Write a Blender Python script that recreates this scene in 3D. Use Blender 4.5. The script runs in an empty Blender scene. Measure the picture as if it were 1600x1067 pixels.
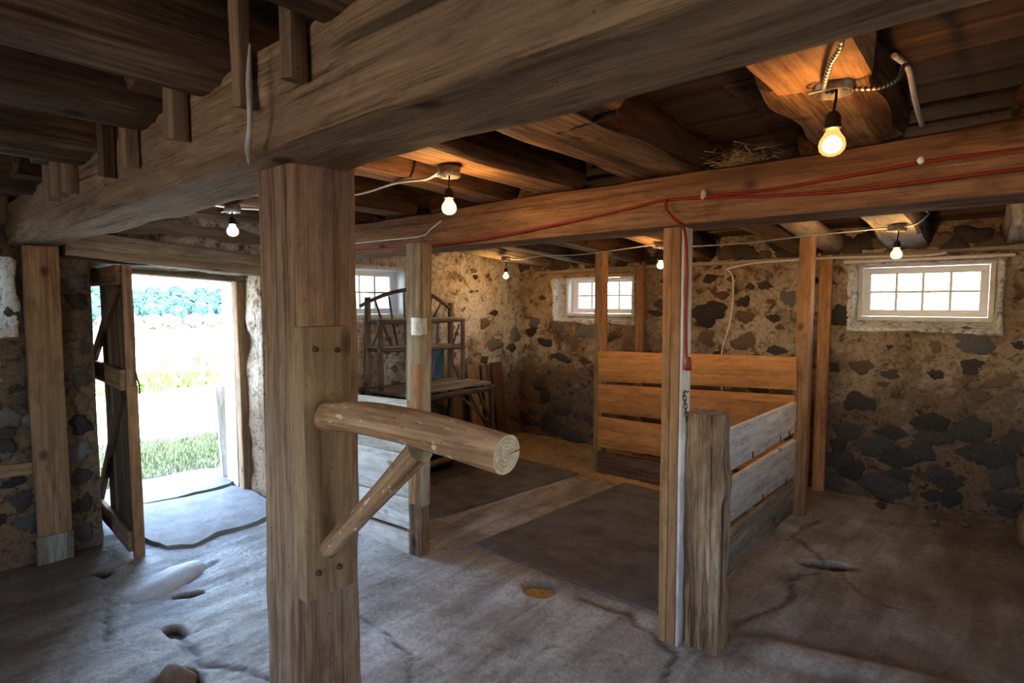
import bpy, math, random
import numpy as np
from mathutils import Vector, Matrix
C = bpy.context.scene.collection
SC = bpy.context.scene
random.seed(7)
R = math.radians

# ------------------------------------------------------------------ camera, world, sun, exposure
FPX, PITCH, YAW = 889.0, math.atan(60.5/889.0), R(40.6)
cam = bpy.data.objects.new('camera', bpy.data.cameras.new('camera')); C.objects.link(cam)
cam.data.sensor_width = 36.0; cam.data.lens = FPX*36.0/1600.0; cam.data.clip_start = .02; cam.data.clip_end = 2000
cam.location = (0, 0, 1.5); cam.rotation_euler = (math.pi/2-PITCH, 0, YAW)
SC.camera = cam
world = bpy.data.worlds.new('sky'); SC.world = world; world.use_nodes = True
wn = world.node_tree.nodes; wl = world.node_tree.links
sky = wn.new('ShaderNodeTexSky'); sky.sky_type = 'NISHITA'; sky.sun_disc = False
sky.sun_elevation = R(62); sky.sun_rotation = R(100); sky.air_density = 1.0; sky.dust_density = 1.2; sky.ozone_density = 1.0
wl.new(sky.outputs[0], wn['Background'].inputs[0]); wn['Background'].inputs[1].default_value = 1.5
sun = bpy.data.lights.new('sun', 'SUN'); sun.energy = 7.0; sun.angle = R(0.55); sun.color = (1, .95, .86)
so = bpy.data.objects.new('sun', sun); C.objects.link(so)
so.rotation_euler = Vector((math.cos(R(62))*.97, -math.cos(R(62))*.24, math.sin(R(62)))).to_track_quat('Z', 'Y').to_euler()
SC.view_settings.view_transform = 'Standard'; SC.view_settings.look = 'None'
SC.view_settings.gamma = 1.0; SC.view_settings.use_curve_mapping = False
SC.view_settings.exposure = 2.12
SC.cycles.max_bounces = 8; SC.cycles.diffuse_bounces = 5; SC.cycles.transparent_max_bounces = 12
SC.cycles.sample_clamp_indirect = 6.0; SC.cycles.use_denoising = True
SC.cycles.caustics_reflective = False; SC.cycles.caustics_refractive = False
BULB = 1.0                                                     # scale on all lamp output
WARM, WARMER, COOL = (1.0, .56, .20), (1.0, .50, .15), (.86, .95, 1.0)

def portal(loc, direction, w, h):                              # sky-sampling portals in the wall openings (emit nothing)
    l = bpy.data.lights.new('daylight_portal', 'AREA'); l.shape = 'RECTANGLE'; l.size = w; l.size_y = h
    l.cycles.is_portal = True
    o = bpy.data.objects.new('daylight_portal', l); C.objects.link(o)
    o.location = loc; o.rotation_euler = (-Vector(direction)).to_track_quat('Z', 'Y').to_euler()
portal((-4.95, 1.54, .88), (1, 0, 0), .95, 1.74)
portal((-2.93-.4, 5.75, 1.58), (0, -1, 0), .85, .42)
portal((-.44, 5.75, 1.58), (0, -1, 0), .85, .42)
portal((-4.95, 3.04, 1.59), (1, 0, 0), .85, .46)
portal((-4.95, .1, 1.55), (1, 0, 0), .85, .46)
portal((3.75, 1.1, 1.5), (-1, 0, 0), 1.05, .55)
portal((-.4, -3.2, 1.425), (0, 1, 0), 1.85, .9)

# ------------------------------------------------------------------ noise
def vnoise(P, seed=0):
    P = np.asarray(P, float)+seed*17.31; I = np.floor(P).astype(np.int64); f = P-I; f = f*f*(3-2*f)
    def h(i, j, k):
        n = (i*374761393+j*668265263+k*1274126177+seed*974711) & 0x7fffffff
        n = ((n ^ (n >> 13))*1274126177) & 0x7fffffff
        return ((n ^ (n >> 16)) & 0xffff)/32767.5-1
    x, y, z = I[:, 0], I[:, 1], I[:, 2]; fx, fy, fz = f[:, 0], f[:, 1], f[:, 2]
    L = lambda a, b, t: a+(b-a)*t
    return L(L(L(h(x, y, z), h(x+1, y, z), fx), L(h(x, y+1, z), h(x+1, y+1, z), fx), fy),
             L(L(h(x, y, z+1), h(x+1, y, z+1), fx), L(h(x, y+1, z+1), h(x+1, y+1, z+1), fx), fy), fz)
def fbm(P, o=3, seed=0):
    P = np.asarray(P, float); s = 0; a = 1.0
    for i in range(o): s = s+a*vnoise(P*2**i, seed+i); a *= .5
    return s

# ------------------------------------------------------------------ objects
WM = {}
def mesh(name, V, Fc, mats, mi=None, smooth=True):
    me = bpy.data.meshes.new(name)
    me.from_pydata([tuple(v) for v in np.asarray(V, float).tolist()], [], [list(f) for f in Fc])
    for m in (mats if isinstance(mats, (list, tuple)) else [mats]): me.materials.append(m)
    if mi is not None: me.polygons.foreach_set('material_index', np.asarray(mi, np.int32))
    me.polygons.foreach_set('use_smooth', np.full(len(me.polygons), smooth)); me.update()
    return me
def put(name, me, M=Matrix(), parent=None):
    o = bpy.data.objects.new(name, me); C.objects.link(o)
    WM[o.name] = M.copy()
    if parent is not None:
        o.parent = parent; o.matrix_basis = WM[parent.name].inverted() @ M
    else: o.matrix_basis = M
    return o
def tag(o, label=None, cat=None, group=None, kind=None):
    if label: o['label'] = label
    if cat: o['category'] = cat
    if group: o['group'] = group
    if kind: o['kind'] = kind
    return o
def thing(name, label, cat, loc, group=None):
    return tag(put(name, None, Matrix.Translation(loc)), label, cat, group)
def frame(p0, p1, up=(0, 0, 1)):
    p0, p1 = Vector(p0), Vector(p1); z = (p1-p0).normalized(); u = Vector(up)
    if abs(z.dot(u)) > .97: u = Vector((0, 1, 0)) if abs(z.y) < .9 else Vector((1, 0, 0))
    x = u.cross(z).normalized(); y = z.cross(x)
    M = Matrix(((x.x, y.x, z.x, p0.x), (x.y, y.y, z.y, p0.y), (x.z, y.z, z.z, p0.z), (0, 0, 0, 1)))
    return M, (p1-p0).length
def rings_mesh(name, rings, mats, capm=0, smooth=True, caps=True):
    n, k = len(rings), len(rings[0]); V = np.concatenate(rings); Fc = []; mi = []
    for i in range(n-1):
        for j in range(k):
            a = i*k+j; b = i*k+(j+1) % k; Fc.append((a, b, b+k, a+k)); mi.append(0)
    if caps:
        c0, c1 = rings[0].mean(0), rings[-1].mean(0); V = np.concatenate([V, [c0, c1]])
        for j in range(k):
            Fc.append((n*k, (j+1) % k, j)); mi.append(capm); Fc.append((n*k+1, (n-1)*k+j, (n-1)*k+(j+1) % k)); mi.append(capm)
    me = mesh(name, V, Fc, mats, mi, smooth)
    if caps:
        fl = np.full(len(me.polygons), smooth); fl[n*k-k:] = False; me.polygons.foreach_set('use_smooth', fl)
    return me
SEED = [1]
def rect_ring(w, h, r, m):
    pts = []; r = min(r, w*.49, h*.49)
    for (cx, cy, a0) in ((w/2-r, h/2-r, 0), (-w/2+r, h/2-r, 90), (-w/2+r, -h/2+r, 180), (w/2-r, -h/2+r, 270)):
        for a in (0, 45, 90): pts.append((cx+r*math.cos(R(a0+a)), cy+r*math.sin(R(a0+a))))
        if m > 0:
            nx = {0: (-w/2+r, h/2), 90: (-w/2, -h/2+r), 180: (w/2-r, -h/2), 270: (w/2, h/2-r)}[a0]
            p = pts[-1]
            for q in range(1, m+1): t = q/(m+1); pts.append((p[0]+(nx[0]-p[0])*t, p[1]+(nx[1]-p[1])*t))
    return np.array(pts)
def timber(name, p0, p1, w, h, mat, parent=None, up=(0, 0, 1), r=.006, rough=.0025, wob=.003, m=2, step=.06, taper=1.0, capmat=None, skew=0.0, hew=0.0):
    """squared timber or board p0->p1; w across, h along 'up'; rough hewn faces, worn edges"""
    M, L = frame(p0, p1, up); SEED[0] += 1; sd = SEED[0]
    base = rect_ring(w, h, r, m); n = max(2, min(140, int(L/step)+1)); rings = []
    zs = np.linspace(0, L, n); e = rough
    for i, z in enumerate(zs):
        t = z/L; b = base*(1+(taper-1)*t); P = np.column_stack([b, np.full(len(b), z)])
        ctr = np.array([vnoise([[z*1.1, 3.3, sd]], sd)[0], vnoise([[z*1.1, 9.1, sd]], sd+5)[0]])*wob
        q = np.column_stack([b[:, 0]*14, b[:, 1]*14, np.full(len(b), z*5.0)+sd*3])
        nn = fbm(q, 3, sd)*e
        if hew: nn = nn+np.maximum(0, vnoise(np.column_stack([b*9, np.full(len(b), z*6)+sd]), sd+9)-.25)*-hew
        d = b/np.maximum(1e-6, np.linalg.norm(b, axis=1))[:, None]
        P[:, :2] = b+d*nn[:, None]+ctr
        if i in (0, n-1): P[:, 2] += (b[:, 0]*skew)
        rings.append(P)
    me = rings_mesh(name, rings, [mat, capmat or mat], 1); me.set_sharp_from_angle(angle=R(36))
    return put(name, me, M, parent)
def cyl(name, pts, rad, mat, parent=None, k=10, capmat=None, rough=0.0, flat=None, sub=4, up=(0, 0, 1), flattop=None, knob=0.0):
    """round log, branch, pipe or cable swept along a smoothed polyline; flat = height of a hewn flat below the axis"""
    P = [Vector(p) for p in pts]; SEED[0] += 1; sd = SEED[0]
    rad = rad if isinstance(rad, (list, tuple)) else [rad]*len(P)
    Q, RR = [], []
    if len(P) == 2: 
        ns = max(2, sub)
        for i in range(ns+1): Q.append(P[0].lerp(P[1], i/ns)); RR.append(rad[0]+(rad[1]-rad[0])*i/ns)
    else:
        for i in range(len(P)-1):
            a, b, c, d = P[max(i-1, 0)], P[i], P[i+1], P[min(i+2, len(P)-1)]
            for s in range(sub):
                t = s/sub; Q.append(.5*((2*b)+(c-a)*t+(2*a-5*b+4*c-d)*t*t+(3*b-a-3*c+d)*t**3)); RR.append(rad[i]+(rad[i+1]-rad[i])*t)
        Q.append(P[-1]); RR.append(rad[-1])
    M, L = frame(Q[0], Q[-1] if (Q[-1]-Q[0]).length > 1e-4 else Q[1], up); Mi = M.inverted()
    ql = [Mi @ q for q in Q]; rings = []
    X = Vector((1, 0, 0)); last = None
    for i, q in enumerate(ql):
        T = (ql[min(i+1, len(ql)-1)]-ql[max(i-1, 0)]).normalized()
        x = X-T*X.dot(T)
        if x.length < 1e-3: x = Vector((0, 1, 0))-T*T.y
        x.normalize(); X = x; y = T.cross(x); ring = []
        for j in range(k):
            a = 2*math.pi*j/k; cx, cy = math.cos(a)*RR[i], math.sin(a)*RR[i]
            ring.append((cx, cy))
        ring = np.array(ring)
        if rough:
            nn = fbm(np.column_stack([ring*(.7/max(RR[0], .01)), np.full(k, q.z*4.0)+sd*3]), 3, sd)
            ring = ring*(1+rough*nn)[:, None]
        if flat is not None: ring[:, 1] = np.maximum(ring[:, 1], -flat+.004*np.sin(ring[:, 0]*50+q.z*3))
        if flattop is not None: ring[:, 1] = np.minimum(ring[:, 1], flattop)
        rings.append(np.array([q+x*float(c[0])+y*float(c[1]) for c in ring]))
    me = rings_mesh(name, rings, [mat, capmat or mat], 1)
    return put(name, me, M, parent)
def ribbed(o, dark, k):
    o.data.materials.append(dark); ix = len(o.data.materials)-1
    for i, p in enumerate(o.data.polygons):
        if i//k % 2: p.material_index = ix
    return o
def lathe(name, prof, M, mat, parent=None, k=16):
    rings = [np.array([(r*math.cos(2*math.pi*j/k), r*math.sin(2*math.pi*j/k), z) for j in range(k)]) for r, z in prof]
    return put(name, rings_mesh(name, rings, mat), M, parent)
def at(x, y, z): return Matrix.Translation((x, y, z))

# ------------------------------------------------------------------ materials
def newmat(name):
    m = bpy.data.materials.new(name); m.use_nodes = True; nt = m.node_tree
    b = nt.nodes['Principled BSDF']; b.inputs['Specular IOR Level'].default_value = .25
    return m, nt, b
def N(nt, t, **kw):
    n = nt.nodes.new(t)
    for k, v in kw.items():
        if k in n.inputs: n.inputs[k].default_value = v
        else: setattr(n, k, v)
    return n
def ramp(nt, stops):
    n = nt.nodes.new('ShaderNodeValToRGB'); cr = n.color_ramp
    while len(cr.elements) < len(stops): cr.elements.new(.5)
    for e, (p, c) in zip(cr.elements, stops): e.position = p; e.color = (*c, 1) if len(c) == 3 else c
    return n
def mixc(nt, mode, fac, a, b):
    n = nt.nodes.new('ShaderNodeMix'); n.data_type = 'RGBA'; n.blend_type = mode; L = nt.links.new
    for idx, v in ((0, fac), (6, a), (7, b)):
        if hasattr(v, 'is_linked'): L(v, n.inputs[idx])
        elif isinstance(v, tuple): n.inputs[idx].default_value = (*v, 1)
        else: n.inputs[idx].default_value = v
    return n.outputs[2]
def coords(nt, scale, rnd=True, obj=True):
    L = nt.links.new; tc = N(nt, 'ShaderNodeTexCoord'); mp = N(nt, 'ShaderNodeMapping'); mp.inputs['Scale'].default_value = scale
    if rnd:
        oi = N(nt, 'ShaderNodeObjectInfo'); mu = N(nt, 'ShaderNodeMath', operation='MULTIPLY'); mu.inputs[1].default_value = 37.0
        L(oi.outputs['Random'], mu.inputs[0]); ad = N(nt, 'ShaderNodeVectorMath', operation='ADD')
        L(tc.outputs['Object'], ad.inputs[0]); L(mu.outputs[0], ad.inputs[1]); L(ad.outputs[0], mp.inputs[0])
    else: L(tc.outputs['Object'], mp.inputs[0])
    return mp.outputs[0]
def noise(nt, vec, sc, det=4, rough=.6, dist=0.0):
    n = N(nt, 'ShaderNodeTexNoise', Scale=sc, Detail=det, Roughness=rough, Distortion=dist); nt.links.new(vec, n.inputs['Vector']); return n.outputs['Fac']
def wood(name, dark, mid, light, patch=None, patch_amt=.5, crack=.5, bump=.35, rough=.85, vary=.25, grain=55, knots=True, flecks=0):
    """timber with the grain along local Z: ring streaks, fine fibre, drying cracks, knots, soiled patches"""
    m, nt, b = newmat(name); L = nt.links.new
    v1 = coords(nt, (1, 1, .045)); v2 = coords(nt, (1, 1, .02)); v3 = coords(nt, (1, 1, .35))
    g = noise(nt, v1, grain, 6, .65, .4); s = noise(nt, v1, 9, 3, .5, 1.2); big = noise(nt, v3, 4.5, 4, .6)
    mx = N(nt, 'ShaderNodeMath', operation='MULTIPLY_ADD'); L(g, mx.inputs[0]); mx.inputs[1].default_value = .5
    hs = N(nt, 'ShaderNodeMath', operation='MULTIPLY'); L(s, hs.inputs[0]); hs.inputs[1].default_value = .5; L(hs.outputs[0], mx.inputs[2])
    fine = noise(nt, v2, 170, 3, .6, .2); mf = N(nt, 'ShaderNodeMath', operation='MULTIPLY_ADD'); L(fine, mf.inputs[0]); mf.inputs[1].default_value = .35; mf.inputs[2].default_value = -.175
    m2 = N(nt, 'ShaderNodeMath', operation='ADD'); L(mx.outputs[0], m2.inputs[0]); L(mf.outputs[0], m2.inputs[1]); mx = m2
    cr = ramp(nt, [(.36, dark), (.5, mid), (.63, light)]); L(mx.outputs[0], cr.inputs[0]); col = cr.outputs[0]
    oi = N(nt, 'ShaderNodeObjectInfo'); mr = N(nt, 'ShaderNodeMapRange'); L(oi.outputs['Random'], mr.inputs[0]); mr.inputs[3].default_value = 1-vary; mr.inputs[4].default_value = 1+vary
    vm = N(nt, 'ShaderNodeVectorMath', operation='SCALE'); L(col, vm.inputs[0]); L(mr.outputs[0], vm.inputs['Scale']); col = vm.outputs[0]
    if patch:
        pr = ramp(nt, [(.45, (0, 0, 0)), (.60, (patch_amt,)*3)]); L(big, pr.inputs[0]); col = mixc(nt, 'MIX', pr.outputs[0], col, patch)
    v4 = coords(nt, (1, 1, .3)); mo = noise(nt, v4, 22, 7, .72, .5); mor = ramp(nt, [(.34, (.62, .60, .58)), (.5, (.98, .98, .98)), (.66, (1.16, 1.16, 1.15))]); L(mo, mor.inputs[0]); col = mixc(nt, 'MULTIPLY', .9, col, mor.outputs[0])
    pv = coords(nt, (1, 1, .8)); pk = N(nt, 'ShaderNodeTexVoronoi', Scale=26.0); L(pv, pk.inputs['Vector']); pkr = ramp(nt, [(.035, (.7, .7, .7)), (.09, (0, 0, 0))]); L(pk.outputs['Distance'], pkr.inputs[0]); col = mixc(nt, 'MIX', pkr.outputs[0], col, tuple(c*.35 for c in dark))
    ck = noise(nt, v2, 26, 2, .5, .3); ckr = ramp(nt, [(.33, (1, 1, 1)), (.38, (0, 0, 0))]); L(ck, ckr.inputs[0])
    cm = N(nt, 'ShaderNodeMath', operation='MULTIPLY'); L(ckr.outputs[0], cm.inputs[0]); cm.inputs[1].default_value = crack
    col = mixc(nt, 'MIX', cm.outputs[0], col, tuple(c*.22 for c in dark))
    if knots:
        vk = coords(nt, (1, 1, .7)); vo = N(nt, 'ShaderNodeTexVoronoi', Scale=4.2); L(vk, vo.inputs['Vector'])
        kr = ramp(nt, [(.05, (.85, .85, .85)), (.12, (0, 0, 0))]); L(vo.outputs['Distance'], kr.inputs[0]); col = mixc(nt, 'MIX', kr.outputs[0], col, tuple(c*.4 for c in dark))
    if flecks:
        v5 = coords(nt, (1.6, 1.6, .6)); fk = noise(nt, v5, 48, 2, .5, .6); fkr = ramp(nt, [(.655, (0, 0, 0)), (.68, (flecks,)*3)]); L(fk, fkr.inputs[0]); col = mixc(nt, 'MIX', fkr.outputs[0], col, (.55, .46, .36))
    L(col, b.inputs['Base Color']); b.inputs['Roughness'].default_value = rough
    h0 = N(nt, 'ShaderNodeMath', operation='ADD'); L(mx.outputs[0], h0.inputs[0]); L(mo, h0.inputs[1]); hh = N(nt, 'ShaderNodeMath', operation='SUBTRACT'); L(h0.outputs[0], hh.inputs[0]); L(cm.outputs[0], hh.inputs[1])
    bp = N(nt, 'ShaderNodeBump', Strength=bump, Distance=.012); L(hh.outputs[0], bp.inputs['Height']); L(bp.outputs[0], b.inputs['Normal'])
    return m
def plain(name, col, rough=.6, metal=0.0, var=.15, sc=30, bump=.1):
    m, nt, b = newmat(name); L = nt.links.new; v = coords(nt, (1, 1, 1)); n = noise(nt, v, sc, 4)
    cr = ramp(nt, [(.3, tuple(c*(1-var) for c in col)), (.7, tuple(min(1, c*(1+var)) for c in col))]); L(n, cr.inputs[0]); L(cr.outputs[0], b.inputs['Base Color'])
    b.inputs['Roughness'].default_value = rough; b.inputs['Metallic'].default_value = metal
    if bump:
        bp = N(nt, 'ShaderNodeBump', Strength=bump, Distance=.004); L(n, bp.inputs['Height']); L(bp.outputs[0], b.inputs['Normal'])
    return m
def emit(name, col, s):
    m = bpy.data.materials.new(name); m.use_nodes = True; nt = m.node_tree; nt.nodes.clear()
    e = nt.nodes.new('ShaderNodeEmission'); e.inputs[0].default_value = (*col, 1); e.inputs[1].default_value = s
    o = nt.nodes.new('ShaderNodeOutputMaterial'); nt.links.new(e.outputs[0], o.inputs[0]); return m
def bulbglass(name, col, s):
    m = emit(name, col, s); nt = m.node_tree; t = nt.nodes.new('ShaderNodeBsdfTransparent'); x = nt.nodes.new('ShaderNodeMixShader')
    x.inputs[0].default_value = .5; e = [n for n in nt.nodes if n.type == 'EMISSION'][0]; o = [n for n in nt.nodes if n.type == 'OUTPUT_MATERIAL'][0]
    nt.links.new(t.outputs[0], x.inputs[1]); nt.links.new(e.outputs[0], x.inputs[2]); nt.links.new(x.outputs[0], o.inputs[0]); return m

W_BEAM = wood('hewn_beam_wood', (.155, .084, .041), (.405, .245, .125), (.58, .38, .215), (.25, .165, .095), .55, .7, .7)
W_BEAM2 = wood('round_beam_wood', (.11, .05, .024), (.23, .118, .056), (.32, .185, .10), (.17, .09, .048), .5, .45, .5)
W_POST = wood('post_wood', (.125, .063, .036), (.305, .175, .102), (.43, .28, .18), (.25, .168, .128), .6, .4, .5)
W_PLANK = wood('plank_wood', (.16, .085, .043), (.285, .17, .09), (.385, .25, .142), (.205, .13, .075), .5, .3, .3)
W_LOG = wood('peeled_log_wood', (.11, .048, .026), (.25, .128, .068), (.37, .215, .128), (.17, .088, .052), .6, .5, .5, flecks=.8)
W_END = wood('log_end_wood', (.26, .19, .125), (.40, .31, .21), (.50, .40, .29), None, 0, .25, .25, grain=30, knots=False)
W_OLD = wood('aged_joist_wood', (.075, .038, .018), (.22, .115, .05), (.42, .245, .115), (.09, .048, .024), .55, .5, .6)
W_DARK = wood('dark_joist_wood', (.055, .03, .017), (.14, .08, .043), (.27, .17, .095), (.065, .036, .02), .6, .5, .6)
W_BARK = wood('joist_bark', (.03, .013, .007), (.085, .038, .019), (.16, .08, .042), (.05, .03, .018), .6, .6, .9, grain=40)
W_CEIL = wood('ceiling_plank_wood', (.038, .02, .011), (.085, .046, .023), (.15, .088, .045), (.07, .045, .028), .6, .4, .5, vary=.4)
W_STUD = wood('stud_wood', (.20, .095, .04), (.34, .175, .075), (.43, .25, .125), (.22, .12, .06), .35, .15, .2)
W_PINE = wood('orange_board_wood', (.36, .125, .028), (.54, .205, .05), (.60, .25, .07), (.42, .16, .045), .35, .12, .15, rough=.6, vary=.1, grain=30)
W_WHITE = wood('whitewashed_board_wood', (.46, .43, .38), (.68, .645, .60), (.79, .765, .73), (.48, .40, .32), .4, .25, .3, vary=.1)
W_GREY = wood('weathered_grey_wood', (.13, .11, .09), (.26, .23, .19), (.40, .37, .32), (.17, .13, .09), .5, .45, .4)
W_OLDPOST = wood('rotten_post_wood', (.09, .045, .022), (.29, .18, .10), (.47, .33, .21), (.12, .065, .036), .75, .75, .9)
def endgrain(name, c0, c1):
    m, nt, b = newmat(name); L = nt.links.new; tc = N(nt, 'ShaderNodeTexCoord'); mp = N(nt, 'ShaderNodeMapping'); mp.inputs['Scale'].default_value = (1, 1, 0); L(tc.outputs['Object'], mp.inputs[0])
    w = N(nt, 'ShaderNodeTexWave', wave_type='RINGS', rings_direction='SPHERICAL', Scale=45.0, Distortion=3.0, Detail=3.0); L(mp.outputs[0], w.inputs['Vector'])
    gr = N(nt, 'ShaderNodeTexGradient', gradient_type='RADIAL'); L(mp.outputs[0], gr.inputs[0]); mu = N(nt, 'ShaderNodeMath', operation='MULTIPLY'); L(gr.outputs['Fac'], mu.inputs[0]); mu.inputs[1].default_value = 11.0
    nz = N(nt, 'ShaderNodeTexNoise', Scale=1.0, Detail=2.0); nz.noise_dimensions = '1D'; L(mu.outputs[0], nz.inputs['W']); ck = ramp(nt, [(.30, (1, 1, 1)), (.35, (0, 0, 0))]); L(nz.outputs['Fac'], ck.inputs[0])
    cr = ramp(nt, [(.0, c0), (1, c1)]); L(w.outputs['Fac'], cr.inputs[0]); mt = noise(nt, tc.outputs['Object'], 45, 5, .7); mr = ramp(nt, [(.35, (.7, .68, .65)), (.6, (1.08, 1.08, 1.08))]); L(mt, mr.inputs[0])
    col = mixc(nt, 'MULTIPLY', 1, cr.outputs[0], mr.outputs[0]); col = mixc(nt, 'MIX', ck.outputs[0], col, (.06, .04, .025)); L(col, b.inputs['Base Color']); b.inputs['Roughness'].default_value = .9; return m
W_CUT = endgrain('log_cut_end', (.46, .36, .25), (.62, .52, .40))
W_TWIG = wood('twig_bark', (.05, .032, .022), (.12, .08, .055), (.22, .16, .115), (.09, .06, .045), .5, .4, .5, grain=80)
W_DOOR = wood('door_board_wood', (.05, .032, .019), (.125, .078, .045), (.23, .155, .098), (.05, .04, .03), .5, .5, .4)
W_LEAN = wood('dark_leaning_wood', (.05, .025, .013), (.11, .055, .028), (.17, .09, .05), None, 0, .3, .3)
W_SILL = wood('grey_header_wood', (.15, .11, .07), (.29, .225, .15), (.41, .34, .25), (.20, .14, .08), .5, .5, .5)
M_WHITE = plain('white_vinyl', (.86, .88, .89), .35, 0, .04, 8, .02)
M_TRIM = plain('painted_trim', (.62, .60, .54), .6, 0, .15, 20, .1)
M_GALV = plain('galvanised_metal', (.50, .50, .49), .45, .9, .25, 40, .1)
M_BOX = plain('rusty_box_metal', (.20, .18, .16), .5, .6, .35, 60, .1)
M_IRON = plain('rusted_iron', (.075, .04, .025), .75, .4, .5, 60, .3)
M_BLACK = plain('black_plastic', (.012, .012, .013), .4, 0, .3, 30, .05)
M_CABLE = plain('white_cable', (.62, .60, .56), .5, 0, .15, 30, 0)
M_CONDUIT = plain('grey_conduit', (.45, .43, .40), .5, .2, .2, 30, 0)
M_RED = plain('red_cord', (.24, .022, .010), .5, 0, .2, 30, 0)
M_BLUE = plain('blue_nut', (.03, .18, .5), .4, 0, .2, 30, 0)
M_YELL = plain('yellow_nut', (.6, .4, .04), .4, 0, .2, 30, 0)
M_RUBBER = plain('rubber_mat', (.125, .12, .115), .75, 0, .35, 7, .25)
M_SACK = plain('black_sack', (.013, .013, .015), .35, 0, .4, 20, .3)
M_BLUEB = plain('blue_plastic', (.05, .12, .22), .5, 0, .3, 20, .05)
M_SHAV = plain('wood_shavings', (.58, .37, .15), .9, 0, .5, 90, 0)
M_STRAW = plain('straw', (.55, .44, .25), .9, 0, .4, 60, 0)
M_HAIR = plain('frayed_tape', (.50, .45, .36), .8, 0, .3, 30, .1)

def walls_mat(name, lime, base, brown, limeamt, bare=None):
    m, nt, b = newmat(name); L = nt.links.new; v = coords(nt, (1, 1, 1), False)
    a = noise(nt, v, 3.2, 6, .65, .3); c = noise(nt, v, 1.1, 3, .5); f = noise(nt, v, 38, 6, .7); h = noise(nt, v, 11, 5, .65, .6)
    r1 = ramp(nt, [(.36, brown), (.56, base)]); L(a, r1.inputs[0])
    ad = N(nt, 'ShaderNodeMath', operation='ADD'); L(c, ad.inputs[0]); hm = N(nt, 'ShaderNodeMath', operation='MULTIPLY_ADD'); L(h, hm.inputs[0]); hm.inputs[1].default_value = .7; hm.inputs[2].default_value = -.35; L(hm.outputs[0], ad.inputs[1])
    r2 = ramp(nt, [(.50-limeamt*.3, (0, 0, 0)), (.72-limeamt*.3, (.9, .9, .9))]); L(ad.outputs[0], r2.inputs[0])
    lf = r2.outputs[0]
    if bare is not None:                                        # the stretch of wall this side of the doorway was never limewashed
        sx = N(nt, 'ShaderNodeSeparateXYZ'); L(v, sx.inputs[0]); mm = N(nt, 'ShaderNodeMapRange'); L(sx.outputs[1], mm.inputs[0]); mm.inputs[1].default_value = bare; mm.inputs[2].default_value = bare+.3
        mu = N(nt, 'ShaderNodeMath', operation='MULTIPLY'); L(mm.outputs[0], mu.inputs[0]); L(lf, mu.inputs[1]); lf = mu.outputs[0]
        bc = mixc(nt, 'MIX', mm.outputs[0], (.135, .098, .07), r1.outputs[0])
    else: bc = r1.outputs[0]
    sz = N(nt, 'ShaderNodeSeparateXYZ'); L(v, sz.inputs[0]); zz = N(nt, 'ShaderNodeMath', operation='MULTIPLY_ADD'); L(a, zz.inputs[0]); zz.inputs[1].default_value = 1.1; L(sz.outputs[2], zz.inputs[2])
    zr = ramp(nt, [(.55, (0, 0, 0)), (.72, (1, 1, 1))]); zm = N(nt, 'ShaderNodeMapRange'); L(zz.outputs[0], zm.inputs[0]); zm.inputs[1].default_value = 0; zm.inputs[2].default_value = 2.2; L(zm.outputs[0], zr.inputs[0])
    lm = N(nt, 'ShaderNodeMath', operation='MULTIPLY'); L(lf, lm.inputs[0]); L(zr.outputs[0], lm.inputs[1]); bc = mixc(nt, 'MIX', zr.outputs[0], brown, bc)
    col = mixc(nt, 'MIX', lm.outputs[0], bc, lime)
    r3 = ramp(nt, [(.32, (.35, .33, .3)), (.5, (1, 1, 1)), (.72, (1.12, 1.1, 1.06))]); L(f, r3.inputs[0]); col = mixc(nt, 'MULTIPLY', 1.0, col, r3.outputs[0])
    r4 = ramp(nt, [(.34, (.22, .17, .13)), (.45, (1, 1, 1))]); L(h, r4.inputs[0]); col = mixc(nt, 'MULTIPLY', .85, col, r4.outputs[0])
    L(col, b.inputs['Base Color']); b.inputs['Roughness'].default_value = .95
    s = N(nt, 'ShaderNodeMath', operation='ADD'); L(f, s.inputs[0]); L(h, s.inputs[1])
    bp = N(nt, 'ShaderNodeBump', Strength=.8, Distance=.018); L(s.outputs[0], bp.inputs['Height']); L(bp.outputs[0], b.inputs['Normal'])
    return m
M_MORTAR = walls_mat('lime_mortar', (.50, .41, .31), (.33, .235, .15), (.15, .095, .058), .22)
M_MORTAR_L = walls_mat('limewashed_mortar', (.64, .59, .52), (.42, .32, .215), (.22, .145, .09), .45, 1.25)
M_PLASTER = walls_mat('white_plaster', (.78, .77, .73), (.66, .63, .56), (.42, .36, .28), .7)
def stone_mat(name, c0, c1):
    m, nt, b = newmat(name); L = nt.links.new; v = coords(nt, (1, 1, 1)); a = noise(nt, v, 9, 6, .7, .5); f = noise(nt, v, 60, 4, .7)
    oi = N(nt, 'ShaderNodeObjectInfo'); mr = N(nt, 'ShaderNodeMapRange'); L(oi.outputs['Random'], mr.inputs[0]); mr.inputs[3].default_value = .7; mr.inputs[4].default_value = 1.35
    r = ramp(nt, [(.3, c0), (.7, c1)]); L(a, r.inputs[0]); sc = N(nt, 'ShaderNodeVectorMath', operation='SCALE'); L(r.outputs[0], sc.inputs[0]); L(mr.outputs[0], sc.inputs['Scale'])
    L(sc.outputs[0], b.inputs['Base Color']); b.inputs['Roughness'].default_value = .8
    s = N(nt, 'ShaderNodeMath', operation='ADD'); L(f, s.inputs[0]); L(a, s.inputs[1])
    bp = N(nt, 'ShaderNodeBump', Strength=.5, Distance=.012); L(s.outputs[0], bp.inputs['Height']); L(bp.outputs[0], b.inputs['Normal']); return m
ST = {'d': stone_mat('dark_fieldstone', (.028, .0235, .020), (.078, .064, .054)), 'g': stone_mat('grey_fieldstone', (.085, .08, .074), (.17, .155, .14)),
      'b': stone_mat('brown_fieldstone', (.075, .046, .029), (.20, .135, .088))}
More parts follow.
